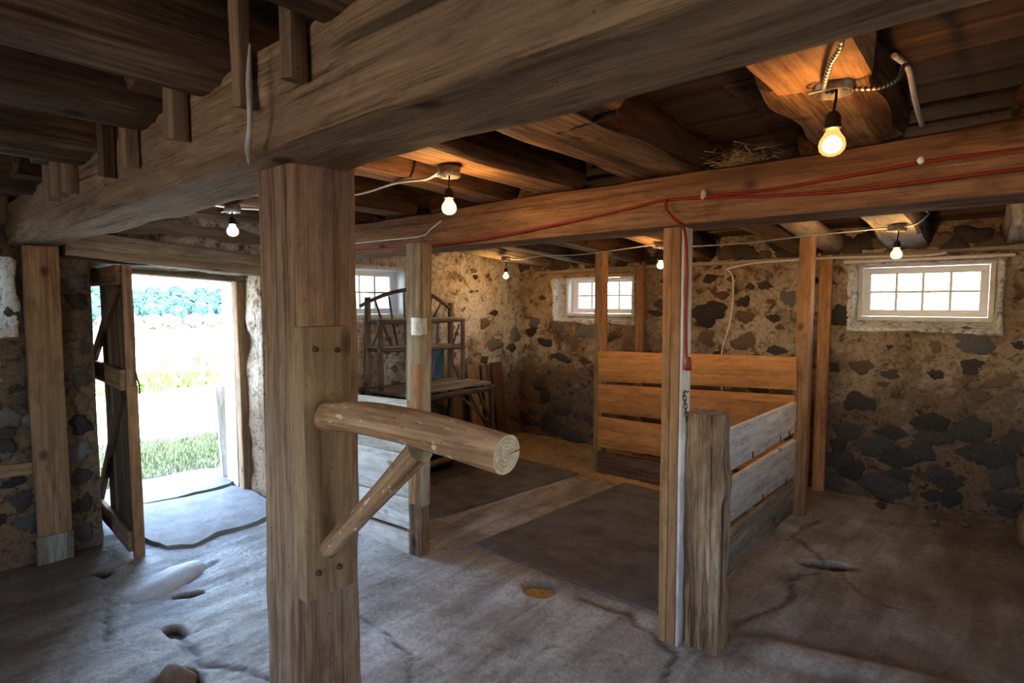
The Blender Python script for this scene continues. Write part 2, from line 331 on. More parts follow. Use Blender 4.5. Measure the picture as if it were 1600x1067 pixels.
M_BRICK = stone_mat('old_brick', (.20, .10, .06), (.30, .18, .12))
def floor_mat():
    m, nt, b = newmat('worn_concrete'); L = nt.links.new; v = coords(nt, (1, 1, 1), False)
    a = noise(nt, v, 2.2, 7, .68, .4); f = noise(nt, v, 45, 6, .7); h = noise(nt, v, 8, 6, .7, 1.0); vs = coords(nt, (1, .18, 1), False); st = noise(nt, vs, 9, 5, .6, .6)
    r1 = ramp(nt, [(.32, (.22, .188, .155)), (.5, (.37, .343, .31)), (.66, (.52, .50, .47))]); L(a, r1.inputs[0])
    r3 = ramp(nt, [(.3, (.62, .60, .57)), (.52, (1, 1, 1)), (.75, (1.12, 1.12, 1.12))]); L(f, r3.inputs[0]); col = mixc(nt, 'MULTIPLY', 1, r1.outputs[0], r3.outputs[0])
    r4 = ramp(nt, [(.28, (.45, .40, .34)), (.45, (1, 1, 1))]); L(h, r4.inputs[0]); col = mixc(nt, 'MULTIPLY', .8, col, r4.outputs[0])
    r5 = ramp(nt, [(.36, (.58, .55, .51)), (.58, (1.12, 1.12, 1.12))]); L(st, r5.inputs[0]); col = mixc(nt, 'MULTIPLY', .8, col, r5.outputs[0])
    at_ = N(nt, 'ShaderNodeAttribute', attribute_name='dirt_shade'); dn = N(nt, 'ShaderNodeMath', operation='MULTIPLY'); L(at_.outputs['Fac'], dn.inputs[0])
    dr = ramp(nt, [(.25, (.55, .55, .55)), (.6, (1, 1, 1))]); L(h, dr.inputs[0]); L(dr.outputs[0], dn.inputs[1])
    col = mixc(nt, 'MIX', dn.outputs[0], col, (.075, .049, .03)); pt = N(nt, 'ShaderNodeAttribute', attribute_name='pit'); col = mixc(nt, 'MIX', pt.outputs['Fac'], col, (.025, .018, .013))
    L(col, b.inputs['Base Color']); b.inputs['Roughness'].default_value = .62; b.inputs['Specular IOR Level'].default_value = .4
    s = N(nt, 'ShaderNodeMath', operation='MULTIPLY_ADD'); L(h, s.inputs[0]); s.inputs[1].default_value = 3.0; s2 = N(nt, 'ShaderNodeMath', operation='MULTIPLY_ADD'); L(st, s2.inputs[0]); s2.inputs[1].default_value = 3.0; L(f, s2.inputs[2]); L(s2.outputs[0], s.inputs[2])
    bp = N(nt, 'ShaderNodeBump', Strength=.65, Distance=.008); L(s.outputs[0], bp.inputs['Height']); L(bp.outputs[0], b.inputs['Normal']); return m
M_FLOOR = floor_mat()
M_SLAB = stone_mat('slab_stone', (.15, .145, .135), (.27, .26, .245))
M_BOULD = stone_mat('floor_boulder', (.34, .34, .33), (.47, .465, .45))

# ------------------------------------------------------------------ floor
def axis(lo, hi, a, b, fine, coarse):
    return np.unique(np.round(np.concatenate([np.arange(lo, a, coarse), np.arange(a, b, fine), np.arange(b, hi, coarse), [hi]]), 4))
FX = axis(-4.9, 3.05, -4.5, .3, .02, .12); FY = axis(-2.6, 5.4, .6, 5.1, .02, .12)
gx, gy = np.meshgrid(FX, FY); P2 = np.column_stack([gx.ravel(), gy.ravel(), np.zeros(gx.size)])
near = np.clip((-2.2-P2[:, 0])/.8, 0, 1); fz = .007*fbm(P2*1.6, 3, 3)+.003*fbm(P2*9, 3, 8)+near*(.006*fbm(P2*np.array([7, 1.8, 1]), 3, 41)-.004*np.abs(vnoise(P2*np.array([13, 3, 1]), 44))); dirt_shade = np.zeros(len(P2)); pit = np.zeros(len(P2))
def dist_poly(P, pts):
    d = np.full(len(P), 9.0)
    for a, b in zip(pts[:-1], pts[1:]):
        a, b = np.array(a), np.array(b); ab = b-a; t = np.clip(((P[:, :2]-a)@ab)/(ab@ab), 0, 1); d = np.minimum(d, np.linalg.norm(P[:, :2]-a-t[:, None]*ab, axis=1))
    return d
wobx = P2+np.column_stack([.03*fbm(P2*7, 2, 21), .03*fbm(P2*7, 2, 22), np.zeros(len(P2))])
for (x, y, rx, ry, ang, dep) in ((-1.777, 2.30, .105, .085, 0, .055), (-.68, 3.59, .14, .07, .5, .05), (-2.79, .90, .06, .035, .3, .03), (-3.10, 1.06, .075, .035, 1.3, .03),
                                 (-3.72, .86, .05, .03, .6, .02), (-2.42, .775, .09, .055, .5, .05)):
    dx, dy = wobx[:, 0]-x, wobx[:, 1]-y; c, s = math.cos(ang), math.sin(ang); q = np.sqrt(((c*dx+s*dy)/rx)**2+((-s*dx+c*dy)/ry)**2)
    k = np.clip((1.12-q)/.3, 0, 1); k = k*k*(3-2*k); fz -= dep*k; pit = np.maximum(pit, k*(0 if dep == .055 else 1)); dirt_shade = np.maximum(dirt_shade, k*.95)
for pts, w, dep in (([(-.70, 3.45), (-.80, 3.25), (-.74, 3.1), (-.80, 2.85), (-.88, 2.62)], .012, .012), ([(-.68, 3.62), (-.95, 3.9), (-.9, 4.3)], .012, .01), ([(-.6, 3.5), (-.45, 3.3), (-.3, 3.28)], .01, .008),
                    ([(-2.72, .9), (-2.45, .86), (-2.25, 1.0), (-2.1, 1.05)], .012, .010), ([(-3.72, .86), (-3.3, .75), (-2.9, .66)], .01, .008), ([(-1.55, 2.35), (-1.3, 2.38), (-1.15, 2.3), (-1.0, 2.2), (-.9, 1.9)], .012, .010),
                    ([(-3.4, 1.33), (-3.25, 1.1)], .012, .012), ([(-1.2, .9), (-1.4, 1.2), (-1.9, 1.5), (-2.3, 1.55)], .008, .006)):
    d = dist_poly(wobx, pts); k = np.exp(-(d/w)**2); fz -= dep*k; pit = np.maximum(pit, k*.45); dirt_shade = np.maximum(dirt_shade, k*.8)
cd = (P2[:, 1]-(2.56+.28*(P2[:, 0]+.7)))          # old gutter kerb in front of the right-hand bay
on = np.clip((P2[:, 0]+.88)/.15, 0, 1); fz += .032*on*np.exp(-((cd+.05)/.075)**4)-.012*on*np.exp(-((cd-.08)/.04)**2); dirt_shade = np.maximum(dirt_shade, .55*on*np.exp(-((cd-.09)/.05)**2))
soil_shade = np.clip((.45*fbm(P2*1.3, 3, 31)+(-.45+1.35*np.clip((P2[:, 0]+1.0)/.9, 0, 1)*np.clip((P2[:, 1]-1.2)/1, 0, 1))), 0, .8); dirt_shade = np.maximum(dirt_shade, soil_shade)
soil_shade = np.clip(.4*fbm(P2*1.6, 3, 33)+.25+1.5*(.95-P2[:, 1])-.75*(P2[:, 0]+3.5), 0, .8)*np.clip((-2.7-P2[:, 0])/.4, 0, 1); dirt_shade = np.maximum(dirt_shade, soil_shade)  # left foreground: the wall's shadow put into the colour, along with brown dirt
dirt_shade = np.maximum(dirt_shade, np.clip(.5*fbm(P2*2.5, 3, 35)+np.exp(-np.abs(P2[:, 1]-4.9)/.35)-.2, 0, .7))
P2[:, 2] = fz; nx, ny = len(FX), len(FY)
ff = [(j*nx+i, j*nx+i+1, j*nx+i+1+nx, j*nx+i+nx) for j in range(ny-1) for i in range(nx-1)]
me = mesh('floor', P2, ff, M_FLOOR); at_ = me.attributes.new('dirt_shade', 'FLOAT', 'POINT'); dirt_shade *= 1-.8*on*np.exp(-((cd+.05)/.08)**4); at_.data.foreach_set('value', dirt_shade.astype(np.float32)); at_ = me.attributes.new('pit', 'FLOAT', 'POINT'); at_.data.foreach_set('value', pit.astype(np.float32))
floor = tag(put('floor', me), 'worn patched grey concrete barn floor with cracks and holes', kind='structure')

# ------------------------------------------------------------------ walls
def wall(name, f, u0, u1, z0, z1, T, opens, mat, label, seed, step=.024, amp=.017, coarse=False):
    us = set(np.round(np.arange(u0, u1, step), 4)) | {u1}; zs = set(np.round(np.arange(z0, z1, step), 4)) | {z1}
    for o in opens: us |= {o[0], o[1]}; zs |= {o[2], o[3]}
    def clean(s, keep):
        s = sorted(s); k = []
        for q in s:
            if q in keep or not any(abs(q-w) < step*.45 for w in keep): k.append(q)
        return np.array(k)
    us = clean(us, {o[i] for o in opens for i in (0, 1)} | {u1, u0}); zs = clean(zs, {o[i] for o in opens for i in (2, 3)} | {z0, z1})
    gu, gz = np.meshgrid(us, zs); U, Z = gu.ravel(), gz.ravel(); q = np.column_stack([U, Z, np.full(len(U), seed*5.0)])
    d = -amp*(.9*fbm(q*2.6, 3, seed)+.55*fbm(q*10, 2, seed+4)); fade = np.ones(len(U))
    for o in opens:
        e = np.maximum(np.maximum(o[0]-U, U-o[1]), np.maximum(o[2]-Z, Z-o[3])); fade = np.minimum(fade, np.clip(e/.08, 0, 1))
    d *= fade; V = [f(a, b, c) for a, b, c in zip(U, Z, d)]; n = len(us); Fc = []
    for j in range(len(zs)-1):
        for i in range(n-1):
            cu, cz = (us[i]+us[i+1])/2, (zs[j]+zs[j+1])/2
            if any(o[0] < cu < o[1] and o[2] < cz < o[3] for o in opens): continue
            Fc.append((j*n+i, j*n+i+1, j*n+i+1+n, j*n+i+n))
    ou = sorted({u0, u1} | {o[i] for o in opens for i in (4, 5)}); oz = sorted({z0, z1} | {o[i] for o in opens for i in (6, 7)}); b = len(V)
    V += [f(a, c, T) for c in oz for a in ou]; n = len(ou)
    for j in range(len(oz)-1):
        for i in range(n-1):
            cu, cz = (ou[i]+ou[i+1])/2, (oz[j]+oz[j+1])/2
            if any(o[4] < cu < o[5] and o[6] < cz < o[7] for o in opens): continue
            Fc.append((b+j*n+i+n, b+j*n+i+1+n, b+j*n+i+1, b+j*n+i))
    b = len(V); V += [f(u0, z1, 0), f(u1, z1, 0), f(u1, z1, T), f(u0, z1, T), f(u0, z0, 0), f(u1, z0, 0), f(u1, z0, T), f(u0, z0, T)]
    Fc += [(b, b+1, b+2, b+3), (b+4, b+7, b+6, b+5), (b, b+3, b+7, b+4), (b+1, b+5, b+6, b+2)]
    return tag(put(name, mesh(name, V, Fc, mat)), label, kind='structure')
def reveal(name, f, o, T, depth, mat, parent, band=.04, seed=1, amp=.012, label=None, n=24):
    iu0, iu1, iz0, iz1, ou0, ou1, oz0, oz1 = o
    def peri(u0, u1, z0, z1):
        p = []
        for (a, b) in (((u0, z0), (u1, z0)), ((u1, z0), (u1, z1)), ((u1, z1), (u0, z1)), ((u0, z1), (u0, z0))):
            for t in np.linspace(0, 1, n, endpoint=False): p.append((a[0]+(b[0]-a[0])*t, a[1]+(b[1]-a[1])*t))
        return np.array(p)
    A, B = peri(iu0, iu1, iz0, iz1), peri(ou0, ou1, oz0, oz1); ctr = A.mean(0); rings = []
    s = np.arange(len(A)); nz = fbm(np.column_stack([A*7, np.full(len(A), seed*3.)]), 3, seed); e = band*(1+.55*nz)*np.where(A[:, 1] > iz1-1e-6, .15, 1)
    dr = np.sign(A-ctr)*(np.abs(np.abs(A-ctr)-np.array([(iu1-iu0)/2, (iz1-iz0)/2])) < 1e-6)
    for (k, dd) in ((1.0, .02), (.75, -.014), (.2, -.022), (-.15, -.008)): rings.append((A+dr*(e*k)[:, None], np.full(len(A), dd)))
    for t in (.2, .45, .7, 1.0):
        q = A+(B-A)*t; w = fbm(np.column_stack([A*6, np.full(len(A), t*depth*6+seed)]), 3, seed+2)*amp*(1 if t < 1 else 0); rings.append((q-dr*w[:, None], np.full(len(A), depth*t)))
    rings.append((B, np.full(len(A), T+.005)))
    V, Fc = [], []; k = len(A)
    for q, dd in rings: V += [f(a[0], a[1], c) for a, c in zip(q, dd)]
    for i in range(len(rings)-1):
        for j in range(k): Fc.append((i*k+j, i*k+(j+1) % k, (i+1)*k+(j+1) % k, (i+1)*k+j))
    o = put(name, mesh(name, V, Fc, mat), Matrix(), parent)
    if label: o['label'] = label
    return o
fB = lambda u, z, d: (u, 5.05+d, z)
fL = lambda u, z, d: (-4.2-d, u, z)
fR = lambda u, z, d: (3.0+d, u, z)
fF = lambda u, z, d: (u, -2.5-d, z)
OB1 = (-3.72, -2.76, 1.31, 1.76, -3.66, -2.84, 1.37, 1.79)
OB2 = (-.875, -.01, 1.31, 1.79, -.845, -.045, 1.375, 1.795)
OL1 = (2.60, 3.50, 1.35, 1.83, 2.64, 3.44, 1.38, 1.81)
OL0 = (-.40, .60, 1.33, 1.75, -.30, .50, 1.38, 1.78)
OD = (.965, 2.01, -.06, 1.74, 1.06, 2.06, -.06, 1.72)
OR0 = (.6, 1.6, 1.22, 1.78, .6, 1.6, 1.22, 1.78)  # unseen opening, added and sized for cool fill from the right
OF0 = (-1.3, .5, 1.0, 1.85, -1.3, .5, 1.0, 1.85)  # unseen opening behind the viewer, sized as fill for beam and post faces
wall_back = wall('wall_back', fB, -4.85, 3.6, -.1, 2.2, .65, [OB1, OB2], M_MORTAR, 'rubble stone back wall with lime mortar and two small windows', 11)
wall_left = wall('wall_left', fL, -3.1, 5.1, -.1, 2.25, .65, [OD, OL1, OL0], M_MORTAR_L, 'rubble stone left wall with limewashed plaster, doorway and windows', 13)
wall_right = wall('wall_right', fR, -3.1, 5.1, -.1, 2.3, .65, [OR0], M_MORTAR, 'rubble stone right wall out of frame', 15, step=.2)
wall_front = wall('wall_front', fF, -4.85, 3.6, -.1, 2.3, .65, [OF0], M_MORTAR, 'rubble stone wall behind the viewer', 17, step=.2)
reveal('window_reveal', fB, OB1, .65, .30, M_PLASTER, wall_back, .035, 3, label='rough white plaster lining of the window niche')
reveal('window_reveal', fB, OB2, .65, .15, M_PLASTER, wall_back, .028, 4, label='rough white plaster lining of the window niche')
reveal('window_reveal', fL, OL1, .65, .26, M_PLASTER, wall_left, .035, 5, label='rough white plaster lining of the window niche')
reveal('window_reveal', fL, OL0, .65, .30, M_PLASTER, wall_left, .035, 6, label='rough white plaster lining of the window niche')
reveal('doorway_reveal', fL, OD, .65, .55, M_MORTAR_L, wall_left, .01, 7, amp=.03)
reveal('window_reveal', fR, OR0, .65, .3, M_PLASTER, wall_right, .03, 8); reveal('window_reveal', fF, OF0, .65, .3, M_PLASTER, wall_front, .03, 9)  # linings of the two unseen fill openings

# fieldstones: each its own piece of the wall
def stone_mesh(seed, mat, k=22):
    rs = np.random.RandomState(seed); a = np.arange(k)*2*math.pi/k
    r = 1+.12*np.cos(2*a+rs.rand()*6)+.13*np.cos(3*a+rs.rand()*6)+.09*np.cos(4*a+rs.rand()*6)+.07*np.cos(7*a+rs.rand()*6)+.05*rs.randn(k); V, Fc = [], []
    for s, h in ((1.12, -.6), (1.0, .0), (.84, .40), (.5, .62)):
        for j in range(k): V.append((math.cos(a[j])*r[j]*s*.5, math.sin(a[j])*r[j]*s*.5, h+.12*rs.randn()*(s < 1)))
    V.append((0, 0, .65+.1*rs.randn()))
    for i in range(3):
        for j in range(k): Fc.append((i*k+j, i*k+(j+1) % k, (i+1)*k+(j+1) % k, (i+1)*k+j))
    for j in range(k): Fc.append((3*k+j, 3*k+(j+1) % k, 4*k))
    return mesh('stone', V, Fc, mat)
SM = {k: [stone_mesh(i*7+ord(k), ST[k]) for i in range(9)] for k in ST}
BACK = """-2.00,1.40,.30,.22,d -2.01,1.18,.17,.13,b -1.68,1.16,.21,.13,b -1.68,1.38,.14,.11,b -1.44,1.37,.10,.08,d -1.33,1.54,.13,.14,g -1.88,1.57,.14,.07,b -1.69,1.51,.10,.09,d -1.47,1.51,.08,.05,b -1.40,1.10,.16,.08,d -1.91,1.05,.10,.03,d -2.50,1.40,.20,.06,d
-3.67,1.23,.17,.11,g -3.29,1.20,.22,.16,g -3.45,1.06,.13,.14,b -3.63,.90,.26,.08,d -3.58,.76,.24,.11,b -3.32,.89,.18,.07,b -3.34,.79,.11,.06,b -3.68,.50,.17,.09,g -3.63,.34,.24,.14,d -3.50,.44,.15,.10,b -3.28,.56,.14,.16,g -3.41,.36,.15,.11,b -3.71,.14,.18,.17,d
-3.46,.06,.36,.17,d -2.99,1.14,.16,.06,d -3.27,.29,.13,.12,d -4.04,1.17,.18,.09,d -3.85,1.06,.20,.10,d -3.91,.59,.20,.14,d -4.10,.48,.21,.14,b -3.85,.45,.15,.15,d -4.17,.28,.16,.15,b -4.02,.30,.23,.11,b -3.77,.17,.32,.20,d -4.10,.15,.21,.14,d -4.12,.82,.14,.11,b
-.13,1.22,.23,.16,g -.13,1.06,.15,.11,d .04,.98,.19,.09,b -.37,1.09,.11,.06,b -.79,1.01,.14,.10,b -.80,.73,.21,.15,d -.57,.81,.06,.06,d -.61,1.17,.06,.04,d -.96,1.40,.16,.16,d -.99,.99,.07,.08,d .10,1.22,.08,.07,d -.36,.63,.22,.16,d -.12,.61,.22,.19,d -.24,.76,.15,.11,b
-.09,.86,.13,.09,b .06,.82,.15,.15,b -.68,.42,.26,.17,d -.41,.41,.22,.15,d -.93,.37,.13,.12,d -.07,.45,.16,.14,d .10,.57,.13,.17,d -.34,1.19,.08,.08,b -.95,.66,.13,.12,b -.54,.64,.13,.11,b .07,.32,.18,.17,d -.24,.23,.22,.16,d -.54,.20,.21,.15,d -.83,.19,.17,.15,d"""
LEFT = """4.62,1.04,.23,.14,g 4.95,1.13,.18,.16,g 4.60,1.39,.13,.07,d 4.45,1.28,.15,.10,b 4.89,.99,.14,.12,d 4.20,.89,.14,.09,g .64,1.43,.12,.12,d .63,1.61,.04,.10,d .66,1.04,.07,.14,d .69,.83,.14,.10,g .56,.86,.11,.10,g .61,.95,.08,.07,b .60,.38,.14,.12,d .61,.24,.12,.11,g
.54,.69,.08,.09,d .90,1.63,.10,.09,g .90,1.51,.11,.10,d .90,1.36,.11,.10,b .90,1.22,.10,.12,d .90,1.05,.10,.13,d .89,.90,.11,.10,b .89,.76,.11,.12,d .88,.60,.11,.12,g .87,.44,.11,.12,d .87,.28,.11,.13,d .87,.10,.10,.13,g .70,1.18,.11,.08,b .70,.55,.09,.12,d .71,.10,.14,.12,d"""
WIDE = [(OB1, OB2), (OD, OL1, OL0)]
def stones(txt, Mx, parent, opens, ur, zr, count, seed, mix='ddbbbg', small=(.05, .13)):
    rs = random.Random(seed); done = []
    def one(u, z, w, h, k):
        me = rs.choice(SM[k]); d = min(w, h)*.16+.006
        put('stone', me, Mx(u, z) @ Matrix.Rotation(rs.choice((0, math.pi))+rs.uniform(-.2, .2), 4, 'Z') @ Matrix.Diagonal((w*1.02, h*1.05, d*1.25, 1)), parent); done.append((u, z, w, h))
    for t in txt.split():
        a = t.split(','); u, z, w, h = map(float, a[:4]); one(u, z, w, h, a[4])
    tr = 0
    while count > 0 and tr < 9000:
        tr += 1; u, z = rs.uniform(*ur), zr[0]+(zr[1]-zr[0])*rs.random()**1.35; w = rs.uniform(*small)*(1.3 if z < .9 else 1); h = w*rs.uniform(.5, .85)
        if any(abs(u-a) < (w+c)*.54 and abs(z-b) < (h+e)*.56 for a, b, c, e in done): continue
        if any(o[0]-.09-w/2 < u < o[1]+.09+w/2 and o[2]-.1-h/2 < z < o[3]+.1+h/2 for o in opens): continue
        one(u, z, w, h, rs.choice(mix)); count -= 1
MB_ = lambda u, z: Matrix(((1, 0, 0, u), (0, 0, -1, 5.052), (0, 1, 0, z), (0, 0, 0, 1)))
ML_ = lambda u, z: Matrix(((0, 0, 1, -4.202), (1, 0, 0, u), (0, 1, 0, z), (0, 0, 0, 1)))
stones(BACK, MB_, wall_back, WIDE[0], (-4.1, .35), (.03, 1.98), 120, 5)
stones('', MB_, wall_back, WIDE[0], (-.95, .4), (.04, .55), 22, 15, 'dddb', (.14, .24))
stones(LEFT, ML_, wall_left, WIDE[1], (2.1, 5.0), (.03, 1.85), 70, 6, 'dbbgg', (.05, .11))
stones('', ML_, wall_left, WIDE[1], (.40, .93), (.03, 1.7), 26, 8, 'dddbg', (.05, .13))
for z, u in ((1.145, .545), (1.085, .535)): 
    put('brick', mesh('brick', *(lambda w, h, d: ([(x*w, y*h, q*d) for q in (-1, 1) for y in (-1, 1) for x in (-1, 1)], [(4, 5, 7, 6), (0, 1, 5, 4), (1, 3, 7, 5), (3, 2, 6, 7), (2, 0, 4, 6)]))(.05, .024, .012), M_BRICK, smooth=False), ML_(u, z), wall_left)

# ------------------------------------------------------------------ windows
def window(name, f, u0, u1, z0, z1, d, label, jamb=.0):
    """fixed four-by-two light sash in a white frame, standing d behind the wall face"""
    cu, cz = (u0+u1)/2, (z0+z1)/2; e = tag(put(name, None, Matrix.Translation(f(cu, cz, d))), label, kind='structure')
    n = Vector(f(0, 0, 1))-Vector(f(0, 0, 0))
    def bar(nm, a, b, w, dd0, dd1, m=M_WHITE):
        p, q = Vector(f(a[0], a[1], d+(dd0+dd1)/2)), Vector(f(b[0], b[1], d+(dd0+dd1)/2)); timber(nm, p, q, w, abs(dd1-dd0), m, e, up=n, r=.004, rough=0, wob=0, m=0, step=9)
    def box(nm, i, w, dd0, dd1, m=M_WHITE):
        bar(nm, (u0+i, z0+i+w/2), (u1-i, z0+i+w/2), w, dd0, dd1, m); bar(nm, (u0+i, z1-i-w/2), (u1-i, z1-i-w/2), w, dd0, dd1, m)
        bar(nm, (u0+i+w/2, z0+i+w), (u0+i+w/2, z1-i-w), w, dd0, dd1, m); bar(nm, (u1-i-w/2, z0+i+w), (u1-i-w/2, z1-i-w), w, dd0, dd1, m)
    box('casing', -.012, .030, -.012-jamb, .006-jamb, M_TRIM)
    box('jamb_liner', .004, .016, .006-jamb, .02); box('window_frame', .022, .016, -.004, .09); box('sash', .036, .036, .012, .055)
    a0, a1, b0, b1 = u0+.071, u1-.071, z0+.071, z1-.071
    for i in (1, 2, 3): bar('muntin', (a0+(a1-a0)*i/4, b0), (a0+(a1-a0)*i/4, b1), .018, .026, .05)
    bar('muntin', (a0, (b0+b1)/2), (a1, (b0+b1)/2), .018, .025, .051)
    for i in range(4):
        for j in range(2):
            q = [(a0+(a1-a0)*(i+s)/4, b0+(b1-b0)*(j+t)/2) for s, t in ((0, 0), (1, 0), (1, 1), (0, 1))]
            V = [f(a, b, d+.038) for a, b in q]+[f(a, b, d+.043) for a, b in q]
            put('pane', mesh('pane', V, [(0, 1, 2, 3), (7, 6, 5, 4), (0, 4, 5, 1), (1, 5, 6, 2), (2, 6, 7, 3), (3, 7, 4, 0)], M_GLASS, smooth=False), Matrix(), e)
    return e
gm = bpy.data.materials.new('window_glass'); gm.use_nodes = True; nt = gm.node_tree; nt.nodes.clear()
t_ = nt.nodes.new('ShaderNodeBsdfTransparent'); t_.inputs[0].default_value = (.95, .97, .97, 1); g_ = nt.nodes.new('ShaderNodeBsdfGlossy'); g_.inputs['Roughness'].default_value = .05
x_ = nt.nodes.new('ShaderNodeMixShader'); fr = nt.nodes.new('ShaderNodeFresnel'); fr.inputs[0].default_value = 1.4; o_ = nt.nodes.new('ShaderNodeOutputMaterial')
nt.links.new(fr.outputs[0], x_.inputs[0]); nt.links.new(t_.outputs[0], x_.inputs[1]); nt.links.new(g_.outputs[0], x_.inputs[2]); nt.links.new(x_.outputs[0], o_.inputs[0]); M_GLASS = gm
window('window_1', fL, 2.64, 3.44, 1.375, 1.815, .20, 'small white eight-pane window in the left wall above the twig desk', .13)
window('window_2', fB, -3.66, -2.84, 1.365, 1.79, .26, 'small white eight-pane window in the back wall behind the stall post', .10)
window('window_3', fB, -.845, -.045, 1.375, 1.79, .14, 'small white eight-pane window in the back wall at the right', .03)
window('window_4', fL, -.30, .50, 1.38, 1.78, .28, 'small white window in the left wall past the board post', .03)
timber('trim_1', (-4.0, 5.02, 1.835), (.5, 5.02, 1.865), .05, .03, W_GREY)['kind'] = 'structure'
timber('trim_2', (-.93, 5.03, 1.81), (.06, 5.03, 1.815), .06, .022, M_TRIM)['kind'] = 'structure'
timber('trim_3', (-3.75, 5.08, 1.80), (-2.7, 5.08, 1.805), .07, .022, W_STUD)['kind'] = 'structure'
# rubble and packing in the gap on top of the back wall
rs = random.Random(77)
for i in range(44):
    w = rs.uniform(.14, .26); put('stone', rs.choice(SM[rs.choice('ddb')]), MB_(-4.15+i*.105, 1.925+rs.uniform(-.03, .05)) @ Matrix.Rotation(rs.uniform(-.4, .4), 4, 'Z') @ Matrix.Diagonal((w, w*.62, .05, 1)), wall_back)

# ------------------------------------------------------------------ ceiling planks
def jz(y): return 2.05 if y < 2.4 else 2.05-.0604*(y-2.4)       # underside of the joists
def cz(y): return 2.195 if y < 2.4 else 2.195-.046*(y-2.4)      # underside of the planks
ceil = tag(put('ceiling', mesh('ceiling', [(-4.9, -3.1, 2.27), (3.6, -3.1, 2.27), (3.6, 5.7, 2.27), (-4.9, 5.7, 2.27), (-4.9, -3.1, 2.31), (3.6, -3.1, 2.31), (3.6, 5.7, 2.31), (-4.9, 5.7, 2.31)],
           [(3, 2, 1, 0), (4, 5, 6, 7), (0, 1, 5, 4), (1, 2, 6, 5), (2, 3, 7, 6), (3, 0, 4, 7)], W_CEIL, smooth=False)), 'dark plank ceiling of the barn basement', kind='structure')
rs = random.Random(3); y = -2.9
while y < 5.6:
    w = rs.choice((.17, .20, .23, .26)); yc = y+w/2; z = cz(yc)+.014; xb = rs.uniform(-2.6, .6)
    for a, b in ((-4.7, xb-.003), (xb+.003, 3.4)):
        timber('plank', (a, yc, z+rs.uniform(-.004, .004)), (b, yc, z+rs.uniform(-.004, .004)), w-.006, .028, W_CEIL, ceil, r=.003, rough=.0012, wob=.002, m=1, step=.4)
    y += w
# ------------------------------------------------------------------ barn above, seen only as the shade it throws outside
bx = lambda x0, x1, y0, y1, z0, z1: ([(x, y, z) for z in (z0, z1) for y in (y0, y1) for x in (x0, x1)], [(0, 2, 3, 1), (4, 5, 7, 6), (0, 1, 5, 4), (1, 3, 7, 5), (3, 2, 6, 7), (2, 0, 4, 6)])
tag(put('wall_upper', mesh('wall_upper', *bx(-4.88, 3.65, -3.2, 5.75, 2.33, 4.9), W_GREY, smooth=False)), 'weathered board upper storey of the barn', kind='structure')

# ------------------------------------------------------------------ beams and joists
big = timber('main_beam', (-4.55, .71, 1.93), (3.2, .705, 1.93), .225, .22, W_BEAM, r=.014, rough=.006, wob=.006, m=7, step=.04, hew=.010)
tag(big, 'huge rough-hewn squared beam crossing the foreground over the big post', 'beam')
cyl_b2 = timber('cross_beam', (-4.4, 2.37, 1.93), (3.1, 2.37, 1.935), .28, .225, W_BEAM2, r=.075, rough=.006, wob=.012, m=4, step=.07)
# keep a flat hewn underside on the cross beam
for v in cyl_b2.data.vertices:
    if v.co.y < -.02:
        s = 1 if v.co.x > 0 else -1; v.co.y = min(v.co.y, -.02-(.0925)*min(1, (abs(v.co.y)-.02)/.05)); v.co.x = s*max(abs(v.co.x), .10)*1.0 if abs(v.co.x) > .05 else v.co.x
tag(cyl_b2, 'round-topped log beam carrying the red cord behind the big post', 'beam')
def joist(x0, y0, x1, y1, r, flat, mat, label, endmat=None, dz=0.0, rough=.035, flattop=None, bark=None):
    z0, z1 = jz(y0)+flat+dz, jz(y1)+flat+dz; n = 5; pts = [(x0+(x1-x0)*i/n+.012*math.sin(i*2.1+x0*9), y0+(y1-y0)*i/n, z0+(z1-z0)*i/n) for i in range(n+1)]
    o = cyl('floor_joist', pts, [r*(1+.03*math.sin(i*1.7+x0)) for i in range(n+1)], mat, k=24, rough=rough, flat=flat, capmat=endmat or W_OLD, sub=4, flattop=flattop)
    if bark is not None:                                        # hewn flat on the underside only, bark left on the round sides
        o.data.materials.append(bark); o.data.set_sharp_from_angle(angle=R(30))
        for p in o.data.polygons:
            if abs(p.normal.z) < .8 and p.normal.y > -.86: p.material_index = 2
    return tag(o, label, 'joist')
